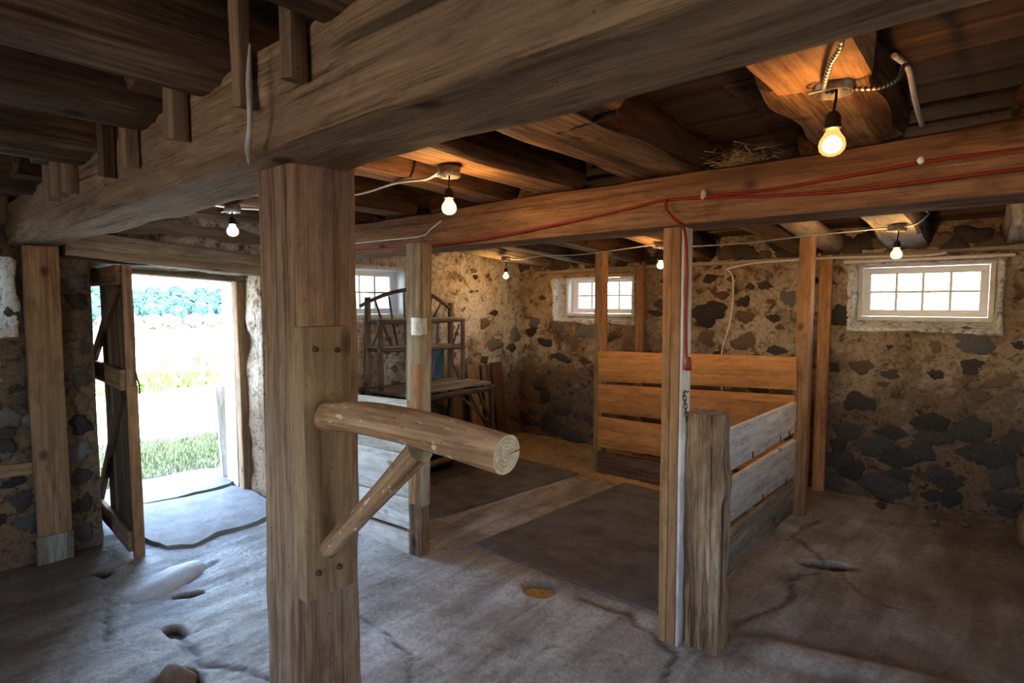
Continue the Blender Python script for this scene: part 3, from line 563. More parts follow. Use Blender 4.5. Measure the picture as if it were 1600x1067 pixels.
# front bay, camera side of the main beam
FG = 'joists over the front bay'
for x, r, m, lb in ((-.90, .11, W_DARK, 'dark log joist resting on main beam right of the two tall hanger boards'), (-1.47, .125, W_DARK, 'thick dark log joist left of the paired hanger boards, nearest upper left'),
                    (-1.89, .13, W_DARK, 'log joist on main beam between the split hanger and the next log'), (-2.55, .14, W_DARK, 'log joist on main beam above the third hanger from the left'),
                    (-3.45, .15, W_DARK, 'broad log joist crossing over the main beam near the left wall')):
    tag(joist(x, -2.8, x-.02, .98, r, r*.86, m, lb, dz=-.04), group=FG)
MG = 'joists between the two beams'
for x0, x1, y0, r, fl, m, lb in ((-.40, -.405, 1.64, .142, .08, W_OLD, 'hewn log joist butting behind the short end block near the closest bulb'),
        (-1.11, -1.12, 1.36, .175, .08, W_OLD, 'broad flat-hewn joist with dark bark side and iron strap'), (-1.62, -1.70, .5, .135, .085, W_OLD, 'flat-hewn log joist right of the middle hanging bulb'),
        (-2.01, -2.12, .5, .12, .085, W_OLD, 'orange-lit log joist just left of the middle hanging bulb'), (-2.84, -2.93, .5, .12, .085, W_OLD, 'grey-edged log joist seen right beside the big post above the cross beam'),
        (-3.32, -3.36, .5, .12, .085, W_OLD, 'log joist above the cool white bulb by the doorway'), (-3.85, -3.9, .5, .12, .085, W_OLD, 'log joist over the doorway next to left wall'),
        (.55, .55, .5, .12, .08, W_OLD, 'log joist right of the closest bulb at the frame edge')):
    tag(joist(x0, y0, x1, 2.37, r, fl, m, lb, dz=.012 if y0 == 1.64 else 0, bark=W_BARK), group=MG)
tag(joist(-.93, .5, -.95, 1.50, .10, .08, W_OLD, 'round joist end lapped above the iron strap', W_PINE, dz=.012), group=MG)
tag(timber('joist_block', (-.355, .45, 2.105), (-.36, 1.60, 2.105), .225, .155, W_STUD, r=.02, rough=.006, wob=.006, m=3, capmat=W_END), 'short squared joist end glowing orange above the closest bulb', 'joist', MG)
st = timber('iron_strap', (-1.12, 1.535, 2.062), (-.88, 1.50, 2.062), .010, .030, M_IRON, r=.002, rough=.001, wob=.001, m=1, step=.04)
tag(st, 'rusty dark iron strap nailed across the broad flat-hewn joist', 'strap')
for t in (.03, .08): lathe('nail', [(.0001, .006), (.005, .005), (.005, 0), (.0001, -.001)], Matrix.Translation((-1.12+t, 1.528, 2.060)) @ Matrix.Rotation(R(90), 4, 'X'), M_GALV, st, 8)
BG = 'joists between cross beam and back wall'
for x0, x1, r, fl, m, lb in ((-.50, -.53, .145, .09, W_GREY, 'broad flat-hewn joist above the right window with a bulb on it'), (-1.0, -1.03, .08, .075, W_END, 'pale yellow barked log joist left of the right window'),
        (-1.20, -1.20, .12, .09, W_OLD, 'flat-hewn joist paired with the yellow log'), (-1.98, -2.05, .13, .09, W_OLD, 'orange-lit log joist carrying the bulb by the stall post'),
        (-2.72, -2.72, .11, .09, W_GREY, 'pale-edged log joist above the back window, right of the stall post'), (-3.28, -3.22, .11, .09, W_GREY, 'pale-edged log joist above the left end of the back window'),
        (-3.72, -3.86, .12, .09, W_SILL, 'pale rounded log joist ending at the corner with a bulb below'), (.09, .09, .10, .08, W_GREY, 'round log joist at right edge of the frame over the back wall'),
        (.75, .75, .12, .09, W_OLD, 'log joist beyond the right edge')):
    tag(joist(x0, 2.47, x1, 5.12, r, fl, m, lb, bark=None if m in (W_END, W_SILL) else W_BARK), group=BG)
# hanger boards nailed to the camera side of the main beam
HG = 'hanger boards on the main beam'
for x, w, zb, dpt, lb, m in ((-1.25, .045, 1.915, .03, 'tall hanger board on main beam, left of the pair near the centre', W_PLANK), (-1.04, .045, 1.92, .035, 'tall pale hanger board on main beam, right of the pair', W_WHITE if 0 else W_PLANK),
        (-1.625, .07, 1.915, .04, 'split short hanger board fourth from the right on the beam', W_PLANK), (-2.0, .06, 1.905, .04, 'narrow hanger board between two dark log joists', W_PLANK), (-2.22, .055, 1.905, .04, 'dark-edged hanger board left of the narrow one', W_DARK),
        (-2.99, .085, 1.92, .04, 'leftmost board of the triple hanger on the beam', W_PLANK), (-2.85, .06, 1.92, .05, 'middle board of the triple hanger on the beam', W_PLANK), (-2.70, .07, 1.915, .04, 'rightmost board of the triple hanger on the beam', W_PLANK),
        (-4.16, .09, 1.93, .05, 'hanger board at the left wall end of the beam', W_PLANK)):
    tag(timber('hanger_board', (x+.004, .572, zb), (x, .574, 2.19), w, dpt, m, up=(0, -1, 0), r=.004, rough=.003, wob=.002, skew=.2), lb, 'board', HG)
rb = cyl('frayed_tape', [(-1.17, .555, 2.02), (-1.165, .548, 1.94), (-1.175, .552, 1.865), (-1.205, .56, 1.82), (-1.235, .575, 1.795)], [.002, .007, .005, .006, .001], M_HAIR, k=8, rough=.35)
tag(rb, 'pale frayed strip of tape hanging down the face of the main beam', 'tape')

# ------------------------------------------------------------------ posts
bp = timber('big_post', (-1.352, .765, -.01), (-1.31, .755, 1.835), .165, .185, W_POST, up=(0, 1, 0), r=.012, rough=.004, wob=.006, m=4, step=.05, taper=.93)
tag(bp, 'thick squared timber post in the foreground under the main beam', 'post')
LP = timber('board_post', (-4.14, .72, 0), (-4.15, .735, 1.82), .05, .165, W_PLANK, up=(0, 1, 0), r=.014, rough=.003, wob=.01, m=3, step=.06)
tag(LP, 'waney-edged board post standing against the left wall under the beam', 'post')
tag(timber('post_foot', (-4.112, .715, 0), (-4.108, .717, .16), .02, .17, W_GREY, LP, up=(0, 1, 0), r=.003, m=1))
tag(timber('wall_strip', (-4.165, .42, .57), (-4.165, .655, .555), .025, .07, W_PLANK, r=.004), 'short horizontal board on the left wall beside the board post', 'board')
def stud(x, y, w, d, zt, label, m=W_STUD, zb=0., nm='stall_post', g=None, dx=0.): return tag(timber(nm, (x, y, zb), (x+dx, y, zt), w, d, m, up=(0, 1, 0), r=.004, rough=.0015, wob=.003, m=2, step=.1), label, 'post', g)
stud(-2.65, 4.29, .085, .085, 1.93, 'brown stall post at the far left corner of the orange boards')
stud(-1.02, 4.31, .085, .09, 1.955, 'brown stall post at the far right end of the whitewashed boards')
stud(-1.045, 5.0, .085, .05, 1.87, 'brown post against back wall just behind the far right stall post', zb=0)
stud(-2.64, 4.98, .085, .05, 1.86, 'brown post against back wall beside the middle window')
dp = thing('double_stud_post', 'doubled pale two-by-four post with red plug hanging beside it', 'post', (-1.05, 2.32, 0))
timber('stud', (-1.078, 2.325, 0), (-1.086, 2.325, 1.825), .038, .089, W_STUD, dp, up=(0, 1, 0), r=.003, rough=.001, wob=.002, step=.1)
timber('stud', (-1.038, 2.322, 0), (-1.046, 2.322, 1.825), .038, .089, W_STUD, dp, up=(0, 1, 0), r=.003, rough=.001, wob=.002, step=.1)
timber('side_board', (-1.012, 2.328, 0), (-1.018, 2.328, 1.815), .012, .085, W_WHITE, dp, up=(0, 1, 0), r=.002, rough=.001, wob=.002, step=.1)['label'] = 'whitewashed thin board on right side of the post'
sp = timber('stub_post', (-.925, 2.385, -.01), (-.938, 2.39, 1.03), .158, .13, W_OLDPOST, up=(0, 1, 0), r=.018, rough=.009, wob=.006, m=6, step=.03, hew=.025)
tag(sp, 'short thick weathered stub post in front of the whitewashed boards', 'post')
PS = thing('switch_post', 'grey squared post with switch box at the end of the plank partition', 'post', (-2.6, 2.15, 0))
timber('post', (-2.60, 2.165, .3), (-2.565, 2.165, 1.84), .13, .085, W_SILL, PS, up=(0, 1, 0), r=.005, rough=.0015, wob=.003, step=.1)
timber('post_foot', (-2.60, 2.165, 0), (-2.60, 2.165, .34), .10, .09, W_OLDPOST, PS, up=(0, 1, 0), r=.006, rough=.003)
timber('batten', (-2.575, 2.112, .32), (-2.535, 2.112, 1.145), .065, .025, W_STUD, PS, up=(0, 1, 0), r=.003, rough=.0012, skew=.3)
# desk switch box
sb = thing('switch_box', 'grey metal electrical switch box screwed to the squared grey post', 'switch', (-2.49, 2.11, 1.367))
timber('box', (-2.49, 2.10, 1.322), (-2.49, 2.10, 1.412), .085, .045, M_GALV, sb, up=(0, 1, 0), r=.005, rough=0, wob=0, m=1)
timber('cover_plate', (-2.487, 2.074, 1.318), (-2.487, 2.074, 1.416), .082, .005, M_CONDUIT, sb, up=(0, 1, 0), r=.002, rough=0, wob=0, m=1)
timber('toggle', (-2.487, 2.072, 1.367), (-2.487, 2.062, 1.372), .010, .02, M_WHITE, sb, r=.002, rough=0, wob=0, m=0)

# ------------------------------------------------------------------ saddle rack on the big post
rk = thing('saddle_rack', 'log saddle rack with slanting brace bolted on the big post', 'rack', (-1.2, .72, 1.1))
timber('backing_plank', (-1.197, .712, .812), (-1.197, .716, 1.445), .042, .125, W_PLANK, rk, up=(0, 1, 0), r=.004, rough=.0025, wob=.003, m=3, step=.04, skew=.0)
cyl('rack_log', [(-1.20, .715, 1.232), (-1.05, .715, 1.25), (-.92, .715, 1.255), (-.78, .715, 1.252), (-.625, .715, 1.243)], [.034, .036, .037, .037, .035], W_LOG, rk, k=24, rough=.05, capmat=W_CUT, sub=6)
cyl('brace', [(-1.185, .712, .92), (-1.02, .712, 1.06), (-.845, .712, 1.215)], [.024, .023, .026], W_LOG, rk, k=18, rough=.09, sub=6, capmat=W_END)
for y, z in ((.685, 1.395), (.742, 1.39), (.68, .875), (.735, .87)): lathe('bolt', [(.0001, .012), (.006, .010), (.007, .002), (.007, -.004)], Matrix.Translation((-1.178, y, z)) @ Matrix.Rotation(R(90), 4, 'Y'), M_IRON, rk, 8)

# ------------------------------------------------------------------ stall boards
back = thing('stall_back_partition', 'orange pine board partition across the back of the stall', 'partition', (-1.84, 4.25, 0))
for x0, x1, zb0, zt0, zb1, zt1, m in ((-2.64, -1.05, .815, 1.075, .90, 1.130, W_PINE), (-2.64, -1.05, .54, .79, .59, .86, W_PINE), (-2.64, -1.05, .235, .505, .28, .53, W_PINE)):
    timber('board', (x0, 4.25, (zb0+zt0)/2), (x1, 4.25, (zb1+zt1)/2), .026, (zt0-zb0), m, back, r=.003, rough=.001, wob=.003, m=2, step=.15, taper=(zt1-zb1)/(zt0-zb0))
timber('board', (-2.64, 4.25, .10), (-1.05, 4.25, .12), .035, .20, W_LEAN, back, r=.006, rough=.003, wob=.004, m=2)['label'] = 'dark stained bottom board'
side = thing('stall_side_partition', 'whitewashed rough boards along the right side of the stall', 'partition', (-1.05, 3.3, 0))
for z0, z1, t0, t1, m in ((.612, .600, .845, .812, W_WHITE), (.355, .285, .570, .545, W_WHITE), (.03, .03, .265, .262, W_GREY)):
    timber('board', (-1.062, 2.30, (z0+t0)/2), (-1.062, 4.30, (z1+t1)/2), .028, (t0-z0), m, side, r=.003, rough=.0015, wob=.003, m=2, step=.1, taper=(t1-z1)/(t0-z0))
for y, z in ((2.95, .63), (3.35, .63), (3.9, .62), (3.0, .36), (3.55, .33), (4.05, .30), (4.1, .62)): timber('nail', (-1.045, y, z-.022), (-1.045, y, z+.016), .006, .008, M_IRON, side, r=.001, rough=0, wob=0, m=0)
ch = thing('chain', 'short dark chain hooked on the doubled post above the stub post', 'chain', (-1.0, 2.30, 1.05))
for i in range(7):
    a = i % 2; pts = []
    for t in range(9): q = 2*math.pi*t/8; c = (.007*math.cos(q), .012*math.sin(q)); pts.append((-1.0+(c[0] if a else 0)+.002*i, 2.288+(0 if a else c[0]), 1.115-.0175*i+c[1]))
    cyl('link', pts, .0022, M_IRON, ch, k=6, sub=1)
cyl('hook', [(-1.0, 2.30, 1.125), (-.998, 2.285, 1.128), (-.985, 2.285, 1.124), (-.98, 2.285, 1.13)], .003, M_IRON, ch, k=6, sub=2)
# plank partition left of the switch post
pl = thing('plank_partition', 'whitewashed plank partition behind the big post and saddle rack', 'partition', (-3.4, 2.1, 0))
for z0, z1, h in ((.0, .0, .125), (.128, .155, .185), (.318, .345, .262), (.585, .612, .315)):
    timber('plank', (-4.18, 2.05, z0+h/2-.02), (-2.62, 2.125, z1+h/2), .03, h, W_WHITE, pl, r=.003, rough=.002, wob=.003, m=2, step=.08)
# ------------------------------------------------------------------ mats
def slabmesh(name, pts, z0, z1, mat, n=14, amp=.004, seed=1, edge=0.0, zf=None):
    P = np.array(pts, float); Q = []
    for a, b in zip(P, np.roll(P, -1, 0)):
        for t in np.linspace(0, 1, n, endpoint=False): Q.append(a+(b-a)*t)
    Q = np.array(Q); c = Q.mean(0); k = len(Q); rings = []
    if edge: Q = Q+(Q-c)/np.linalg.norm(Q-c, axis=1)[:, None]*(edge*fbm(np.column_stack([Q*6, np.full(k, seed)]), 3, seed))[:, None]
    for s, z, w in ((1, z0, 0), (1, z1-.004, 0), (.996, z1, 1), (.9, z1, 1), (.7, z1, 1), (.45, z1, 1), (.2, z1, 1)):
        q = c+(Q-c)*s; zz = np.full(k, z, float)+w*amp*fbm(np.column_stack([q*2.2, np.full(k, seed)]), 3, seed+3)
        if zf is not None: zz = zz+zf(q)
        rings.append(np.column_stack([q, zz]))
    return mesh(name, *(lambda r: (np.concatenate(r+[[np.append(c, r[-1][:, 2].mean())]]), [(i*k+j, i*k+(j+1) % k, (i+1)*k+(j+1) % k, (i+1)*k+j) for i in range(len(r)-1) for j in range(k)]+[((len(r)-1)*k+j, (len(r)-1)*k+(j+1) % k, len(r)*k) for j in range(k)]))(rings), mat, smooth=False)
MG2 = 'rubber stall mats'
tag(put('rubber_mat', slabmesh('rubber_mat', [(-2.93, 2.46), (-2.73, 4.09), (-4.02, 4.13), (-4.12, 2.6)], -.012, .018, M_RUBBER, amp=.003, seed=2)), 'grey rubber mat in front of the twig desk', 'mat', MG2)
tag(put('rubber_mat', slabmesh('rubber_mat', [(-1.19, 2.46), (-1.13, 4.10), (-2.30, 4.12), (-2.41, 2.44)], -.012, .018, M_RUBBER, amp=.003, seed=5)), 'dark rubber mat inside the boarded stall', 'mat', MG2)

# ------------------------------------------------------------------ twig desk with hutch
dk = thing('twig_desk', 'rustic twig desk with hutch shelves against the left wall', 'desk', (-3.85, 3.38, 0))
tw = lambda nm, pts, r, **k: cyl(nm, pts, r, W_TWIG, dk, k=9, rough=.12, sub=3, capmat=W_GREY, **k)
tw('back_post', [(-4.10, 2.885, 0), (-4.10, 2.88, .8), (-4.09, 2.885, 1.55)], [.033, .031, .028])
tw('back_post', [(-4.10, 3.845, 0), (-4.10, 3.85, .8), (-4.09, 3.85, 1.50)], [.033, .031, .028])
tw('leg', [(-3.57, 3.86, .018), (-3.56, 3.865, .4), (-3.565, 3.86, .74)], [.024, .024, .026]); tw('leg', [(-3.57, 2.93, .018), (-3.56, 2.93, .4), (-3.57, 2.93, .74)], [.024, .024, .026])
for i in range(5): timber('top_board', (-4.10+i*.112, 2.86, .752), (-4.10+i*.112, 3.90, .752), .106, .022, W_GREY, dk, r=.004, rough=.002, wob=.002, m=1)
tw('front_rail', [(-3.565, 2.88, .70), (-3.56, 3.4, .71), (-3.565, 3.90, .705)], [.024, .026, .023]); tw('side_rail', [(-3.56, 3.865, .69), (-4.1, 3.86, .69)], [.02, .02]); tw('stretcher', [(-3.57, 2.92, .14), (-3.57, 3.4, .15), (-3.575, 3.87, .10)], [.026, .028, .026])
for y, t in ((2.872, 1.365), (3.825, 1.345)):
    tw('hutch_upright', [(-3.9, y, .765), (-3.9, y, 1.0), (-3.9, y, t)], [.022, .021, .02]); 
    for z in (1.335, 1.10 if y < 3 else 1.085): tw('shelf_bearer', [(-3.9, y, z), (-4.1, y, z)], [.014, .014])
for z0, z1 in ((1.335, 1.335), (1.105, 1.075)):
    tw('shelf_rail', [(-3.9, 2.85, z0), (-3.9, 3.35, (z0+z1)/2), (-3.9, 3.85, z1)], [.019, .018, .017])
    for i in range(2): timber('shelf_board', (-3.96-.08*i, 2.87, z0+.02), (-3.96-.08*i, 3.84, z1+.02), .075, .014, W_GREY, dk, r=.003, m=1)
tw('arch_branch', [(-4.08, 2.80, 1.47), (-4.08, 2.9, 1.515), (-4.08, 3.1, 1.58), (-4.08, 3.36, 1.62), (-4.08, 3.58, 1.575), (-4.08, 3.72, 1.51), (-4.08, 3.84, 1.44)], [.014, .017, .018, .018, .018, .018, .016])
for a, b in (((2.95, 1.545), (3.13, 1.10)), ((3.10, 1.57), (3.20, 1.09)), ((3.27, 1.60), (3.30, .78)), ((3.45, 1.61), (3.40, .78)), ((3.60, 1.56), (3.50, 1.10)), ((3.72, 1.50), (3.55, 1.25)), ((3.30, 1.5), (3.42, 1.36)), ((2.9, 1.1), (3.02, 1.34)), ((3.68, 1.33), (3.58, .78))):
    my = (a[0]+b[0])/2+.02*math.sin(a[0]*40); tw('twig', [(-4.085, a[0], a[1]), (-4.07, my, (a[1]+b[1])/2), (-4.085, b[0], b[1])], [.008, .011, .010])
tw('twig', [(-3.92, 3.80, 1.30), (-3.95, 3.72, 1.0), (-3.92, 3.79, .77)], [.007, .009, .009])
for a, b in (((-3.62, 3.50, .69), (-3.575, 3.85, .38)), ((-3.75, 3.86, .68), (-3.58, 3.865, .42)), ((-3.9, 3.86, .68), (-3.6, 3.87, .30))): tw('brace', [a, tuple((p+q)/2 for p, q in zip(a, b)), b], [.013, .015, .013])
for y in (2.98, 3.12): tw('brace', [(-3.58, y, .70), (-3.57, y+.03, .62), (-3.575, y+.11, .50)], [.01, .012, .01])
# things under and beside it
def lump(name, c, s, mat, seed, amp=.25, n=3, squash=0.0):
    import bmesh
    bm = bmesh.new(); bmesh.ops.create_icosphere(bm, subdivisions=n, radius=1); V = np.array([v.co[:] for v in bm.verts]); Fc = [[v.index for v in f.verts] for f in bm.faces]; bm.free()
    V = V*(1+amp*fbm(V*1.6, 3, seed))[:, None]; V = V*np.array(s); V[:, 2] = np.maximum(V[:, 2], -s[2]*(1-squash)); return put(name, mesh(name, V, Fc, mat), at(*c))
tag(lump('plastic_sack', (-3.86, 3.30, .30), (.20, .30, .36), M_SACK, 4, .22, 4, .2), 'bulging black plastic sack stored beneath the twig desk', 'bag')
tag(timber('plastic_sheet', (-4.16, 3.70, .775), (-4.165, 3.72, 1.05), .02, .16, M_BLUEB, up=(0, 1, 0), r=.004, rough=.006, wob=.01), 'faded blue plastic panel standing on desk behind the lower shelf', 'panel')
LB = 'boards leaning in the corner'
for y, w, zt, t, m, lb in ((4.19, .17, .865, .03, W_PLANK, 'reddish brown board leaning on left wall beside the twig desk'), (4.38, .12, .84, .03, W_DARK, 'narrow dark board leaning between two wider boards in the corner'), (4.56, .17, .855, .035, W_LEAN, 'wide dark board leaning on left wall nearest the corner')):
    tag(timber('leaning_board', (-4.03, y, 0), (-4.15, y+.01, zt), t, w, m, up=(0, 1, 0), r=.004), lb, 'board', LB)

# ------------------------------------------------------------------ doorway: header, jambs, door
tag(timber('header_timber', (-4.19, .84, 1.845), (-4.22, 2.25, 1.755), .16, .15, W_SILL, r=.012, rough=.005, wob=.006, m=4), 'grey squared header timber over the doorway', 'beam')
tag(cyl('wall_plate_log', [(-4.25, .95, 1.995), (-4.26, 1.6, 1.985), (-4.26, 2.35, 1.97)], [.07, .075, .07], W_SILL, k=16, rough=.08, sub=5), 'rounded grey log lying on the header over the doorway', 'beam')
D1 = tag(put('door_1', None, at(-4.8, 1.09, 0)), 'old brown board door standing open inward on its left hinges', kind='structure')
hx = Vector((-4.79, 1.105, 0)); ex = Vector((-3.785, 1.045, 0)); dd = (ex-hx).normalized(); nn = Vector((-dd.y, dd.x, 0))   # nn points to +y side
def dp_(s, z, o=0.): q = hx+dd*s+nn*o; return (q.x, q.y, z)
DL = (ex-hx).length
for i in range(5):
    a, b = DL*i/5+.004, DL*(i+1)/5-.004; tl = 1.72-.004*i
    if b < .34: continue
    a = max(a, .36)
    timber('door_board', dp_((a+b)/2, .035), dp_((a+b)/2, tl), (b-a), .028, W_DOOR, D1, up=nn, r=.003, rough=.002, wob=.003, step=.08)
timber('door_edge_strip', dp_(DL-.01, .01), dp_(DL-.01, 1.715), .03, .05, W_POST, D1, up=nn, r=.003)
timber('door_edge_strip', dp_(DL+.005, .01), dp_(DL+.005, 1.02), .028, .055, W_STUD, D1, up=nn, r=.003)
for z, h in ((1.665, .11), (1.06, .12), (.10, .12)):
    timber('ledge', dp_(.0, z, -.030), dp_(DL-.03, z-.004, -.030), .030, h, W_PLANK if z > .5 else W_POST, D1, r=.003, rough=.002)
timber('brace', dp_(.16, 1.13, -.028), dp_(DL-.10, 1.60, -.028), .026, .08, W_DOOR, D1, r=.003); timber('brace', dp_(.14, .17, -.028), dp_(DL-.10, .98, -.028), .026, .08, W_DOOR, D1, r=.003)
cyl('latch_hook', [dp_(DL+.012, 1.08, .02), dp_(DL+.03, 1.03, .03), dp_(DL+.03, .98, .03), dp_(DL+.045, .99, .03)], .005, M_IRON, D1, k=6); cyl('latch_chain', [dp_(DL+.01, 1.10, .02), dp_(DL+.02, 1.04, .03)], .004, M_IRON, D1, k=6)
for z in (1.66, .10): timber('hinge', dp_(-.05, z, -.05), dp_(.25, z, -.05), .005, .04, M_IRON, D1, r=.001, rough=0, m=0)
tag(timber('trim_4', (-4.80, 1.055, 0), (-4.80, 1.07, 1.72), .11, .06, W_SILL, up=(0, 1, 0), r=.005), 'weathered hinge jamb of the doorway', kind='structure')
tag(timber('trim_5', (-4.76, 2.03, 0), (-4.77, 2.035, 1.70), .20, .05, W_WHITE, up=(0, 1, 0), r=.004, rough=.002), 'pale board jamb at right of the doorway', kind='structure')
tag(timber('trim_6', (-4.53, 2.02, 0), (-4.58, 2.03, 1.70), .09, .085, W_PLANK, up=(0, 1, 0), r=.008, rough=.004, wob=.008), 'brown inner jamb post at right of the doorway', kind='structure')
tag(timber('trim_7', (-4.62, 1.0, 1.735), (-4.60, 2.08, 1.685), .20, .045, W_SILL, r=.004), 'door lintel board', kind='structure')
tag(timber('jamb_stub_board', (-4.93, 2.045, -.04), (-4.935, 2.01, .80), .03, .10, W_WHITE, up=(0, 1, 0), r=.004, skew=.1), 'short grey board stub propped outside the right door jamb', 'board')
# threshold slabs
tag(put('threshold_slab', slabmesh('threshold_slab', [(-4.2, 1.10), (-3.95, 1.14), (-3.78, 1.19), (-3.70, 1.31), (-3.76, 1.48), (-3.76, 1.65), (-3.84, 1.98), (-4.45, 2.0), (-4.66, 1.95), (-4.62, 1.6), (-4.72, 1.2), (-4.5, 1.10)], -.03, .030, M_SLAB, 5, .010, 3, .02)), 'broad worn stone slab just inside the doorway with a cracked front edge', 'slab')
tag(put('threshold_slab', slabmesh('threshold_slab', [(-4.70, 1.95), (-4.66, 1.55), (-4.78, 1.0), (-5.1, .9), (-5.4, 1.5), (-5.3, 1.85), (-5.15, 2.15), (-4.95, 2.2)], -.08, .035, M_SLAB, 6, .012, 5, .03)), 'worn stone slab outside the doorway beside the grass', 'slab')
bo = lump('embedded_boulder', (-3.36, 1.065, -.02), (.24, .115, .065), M_BOULD, 8, .10, 4, .3); bo.matrix_basis = at(-3.36, 1.075, -.02) @ Matrix.Rotation(R(118), 4, 'Z'); tag(bo, 'smooth bluish boulder embedded in the floor inside the doorway', 'stone')
ck = lump('broken_stone', (-2.46, .80, -.045), (.10, .07, .06), ST['b'], 12, .35, 3, .3); ck.matrix_basis = at(-2.47, .80, -.04) @ Matrix.Rotation(R(20), 4, 'Z'); tag(ck, 'broken brown stone in floor hole at the bottom left', 'stone')

# ------------------------------------------------------------------ lamps and wiring
def fixture(x, y, zj, label, kind, drop=.155):
    col = {'w': WARM, 'o': WARMER, 'c': COOL}[kind]; e = thing('bulb_light', label, 'light', (x, y, zj), 'bare bulb lights')
    lathe('junction_box', [(.0001, 0), (.044, 0), (.046, -.004), (.046, -.042), (.042, -.043), (.041, -.012), (.0001, -.012)], at(x, y, zj), M_BOX, e, 8)
    for i, (dx, dy, m) in enumerate(((.015, -.01, M_BLUE), (-.012, -.012, M_BLUE), (.004, .006, M_YELL))): lathe('wire_nut', [(.0001, 0), (.008, 0), (.005, -.022), (.0001, -.024)], at(x+dx, y+dy, zj-.018) @ Matrix.Rotation(.5*(i-1), 4, 'Y'), m, e, 8)
    cyl('wire_loop', [(x-.02, y, zj-.02), (x-.05, y-.02, zj-.035), (x-.03, y-.045, zj-.042), (x+.01, y-.03, zj-.036), (x+.005, y, zj-.02)], .0028, M_CABLE, e, k=6)
    zb = zj-drop
    cyl('cord', [(x+.004, y, zj-.02), (x+.006, y-.004, zj-.05), (x, y, zb+.066)], .0035, M_BLACK, e, k=6)
    lathe('socket', [(.0001, .070), (.010, .070), (.017, .060), (.019, .034), (.021, .030), (.0001, .030)], at(x, y, zb), M_BLACK, e, 14)
    gb = lathe('bulb', [(.014, .034), (.0145, .026), (.020, .015), (.028, .003), (.0305, -.010), (.028, -.022), (.020, -.031), (.010, -.0355), (.0001, -.0365)], at(x, y, zb), GL[kind], e, 20)
    lathe('glow_core', [(.0001, .014), (.010, .010), (.019, 0), (.0225, -.010), (.019, -.020), (.010, -.027), (.0001, -.029)], at(x, y, zb), CORE[kind], gb, 16)
CORE = {'w': emit('bulb_core_warm', WARM, 300*BULB), 'o': emit('bulb_core_amber', WARMER, 120*BULB), 'c': emit('bulb_core_cool', COOL, 110*BULB)}
GL = {'w': bulbglass('bulb_glass_warm', (1, .62, .26), .75), 'o': bulbglass('bulb_glass_amber', (1, .46, .11), .48), 'c': bulbglass('bulb_glass_cool', COOL, 1.2)}
fixture(-.333, 1.60, 2.052, 'closest bare amber bulb on the right below the orange joist end', 'o')
fixture(-1.705, 1.60, 2.045, 'bare warm bulb hanging just right of the big post', 'w')
fixture(-3.22, 1.40, 2.035, 'bare cool white bulb near the doorway', 'c', .135)
fixture(-3.66, 4.18, 1.945, 'small bare bulb near the far left corner', 'w', .18)
fixture(-1.965, 4.02, 1.955, 'bare bulb just left of the doubled two-by-four post', 'w', .165)
fixture(-.475, 4.0, 1.955, 'bare bulb hanging above the right back window', 'w', .165)
def wire(name, label, pts, r, m, cat='cable', **k): return tag(cyl(name, pts, r, m, k=7, sub=5, **k), label, cat)
wire('white_cable', 'white cable running from the big post to the middle bulb', [(-2.62, 1.66, 2.04), (-2.35, 1.64, 2.025), (-2.1, 1.63, 2.035), (-1.98, 1.628, 2.03), (-1.85, 1.615, 2.02), (-1.75, 1.60, 2.035)], .006, M_CABLE)
wire('white_cable', 'white cable strung between the three bulbs along the back row', [(-3.66, 4.16, 1.935), (-3.43, 4.1, 1.905), (-3.09, 4.02, 1.913), (-2.69, 4.0, 1.90), (-2.24, 4.0, 1.925), (-1.98, 4.0, 1.94)], .005, M_CABLE)
wire('white_cable', 'white cable running from the doubled post to the bulb over the right window', [(-1.95, 4.0, 1.94), (-1.82, 4.0, 1.912), (-1.36, 4.0, 1.905), (-.96, 4.0, 1.925), (-.48, 4.0, 1.94)], .005, M_CABLE)
wire('white_cable', 'pale conduit line past the cool bulb by the doorway', [(-3.2, 1.1, 2.025), (-3.2, 1.3, 2.02), (-3.22, 1.4, 2.02), (-3.2, 1.6, 2.03), (-3.3, 1.9, 2.04)], .008, M_CONDUIT)
ribbed(tag(cyl('metal_clad_cable', [(-.345, 1.585, 2.02), (-.34, 1.53, 2.01), (-.30, 1.40, 2.01), (-.26, 1.30, 2.02), (-.24, 1.1, 2.06)], .006, M_GALV, k=8, sub=16), 'ribbed metal-clad cable curling from the closest bulb up over the beam', 'cable'), M_IRON, 8)
ribbed(tag(cyl('metal_clad_cable', [(-.30, 1.60, 2.015), (-.24, 1.59, 2.0), (-.205, 1.62, 2.02), (-.20, 1.66, 2.06), (-.20, 1.75, 2.09)], .005, M_GALV, k=8, sub=12), 'ribbed cable looping right of the closest bulb to the joist side', 'cable'), M_IRON, 8)
wire('grey_cable', 'grey cable along right side of the joist behind the closest bulb', [(-.22, 1.66, 2.09), (-.20, 1.75, 2.08), (-.205, 1.95, 2.06), (-.21, 2.2, 2.05)], .007, M_CONDUIT)
wire('grey_cable', 'bent grey cable right of the bulb over the right window', [(-.45, 3.98, 1.935), (-.38, 3.97, 1.95), (-.33, 3.98, 2.0), (-.36, 4.0, 2.03)], .006, M_CONDUIT)
wire('conduit', 'pale grey conduit along top of the back wall past the right window', [(-1.83, 5.0, 1.79), (-1.72, 5.0, 1.815), (-1.535, 5.0, 1.836), (-1.01, 4.96, 1.845), (-.44, 4.985, 1.835), (-.3, 4.985, 1.85)], .010, M_CABLE)
wire('white_cable', 'white cable dangling down the back wall from the conduit', [(-1.82, 5.0, 1.79), (-1.77, 5.0, 1.72), (-1.765, 5.0, 1.5), (-1.79, 5.0, 1.30), (-1.85, 5.0, 1.05), (-1.84, 5.0, .7)], .008, M_CABLE)
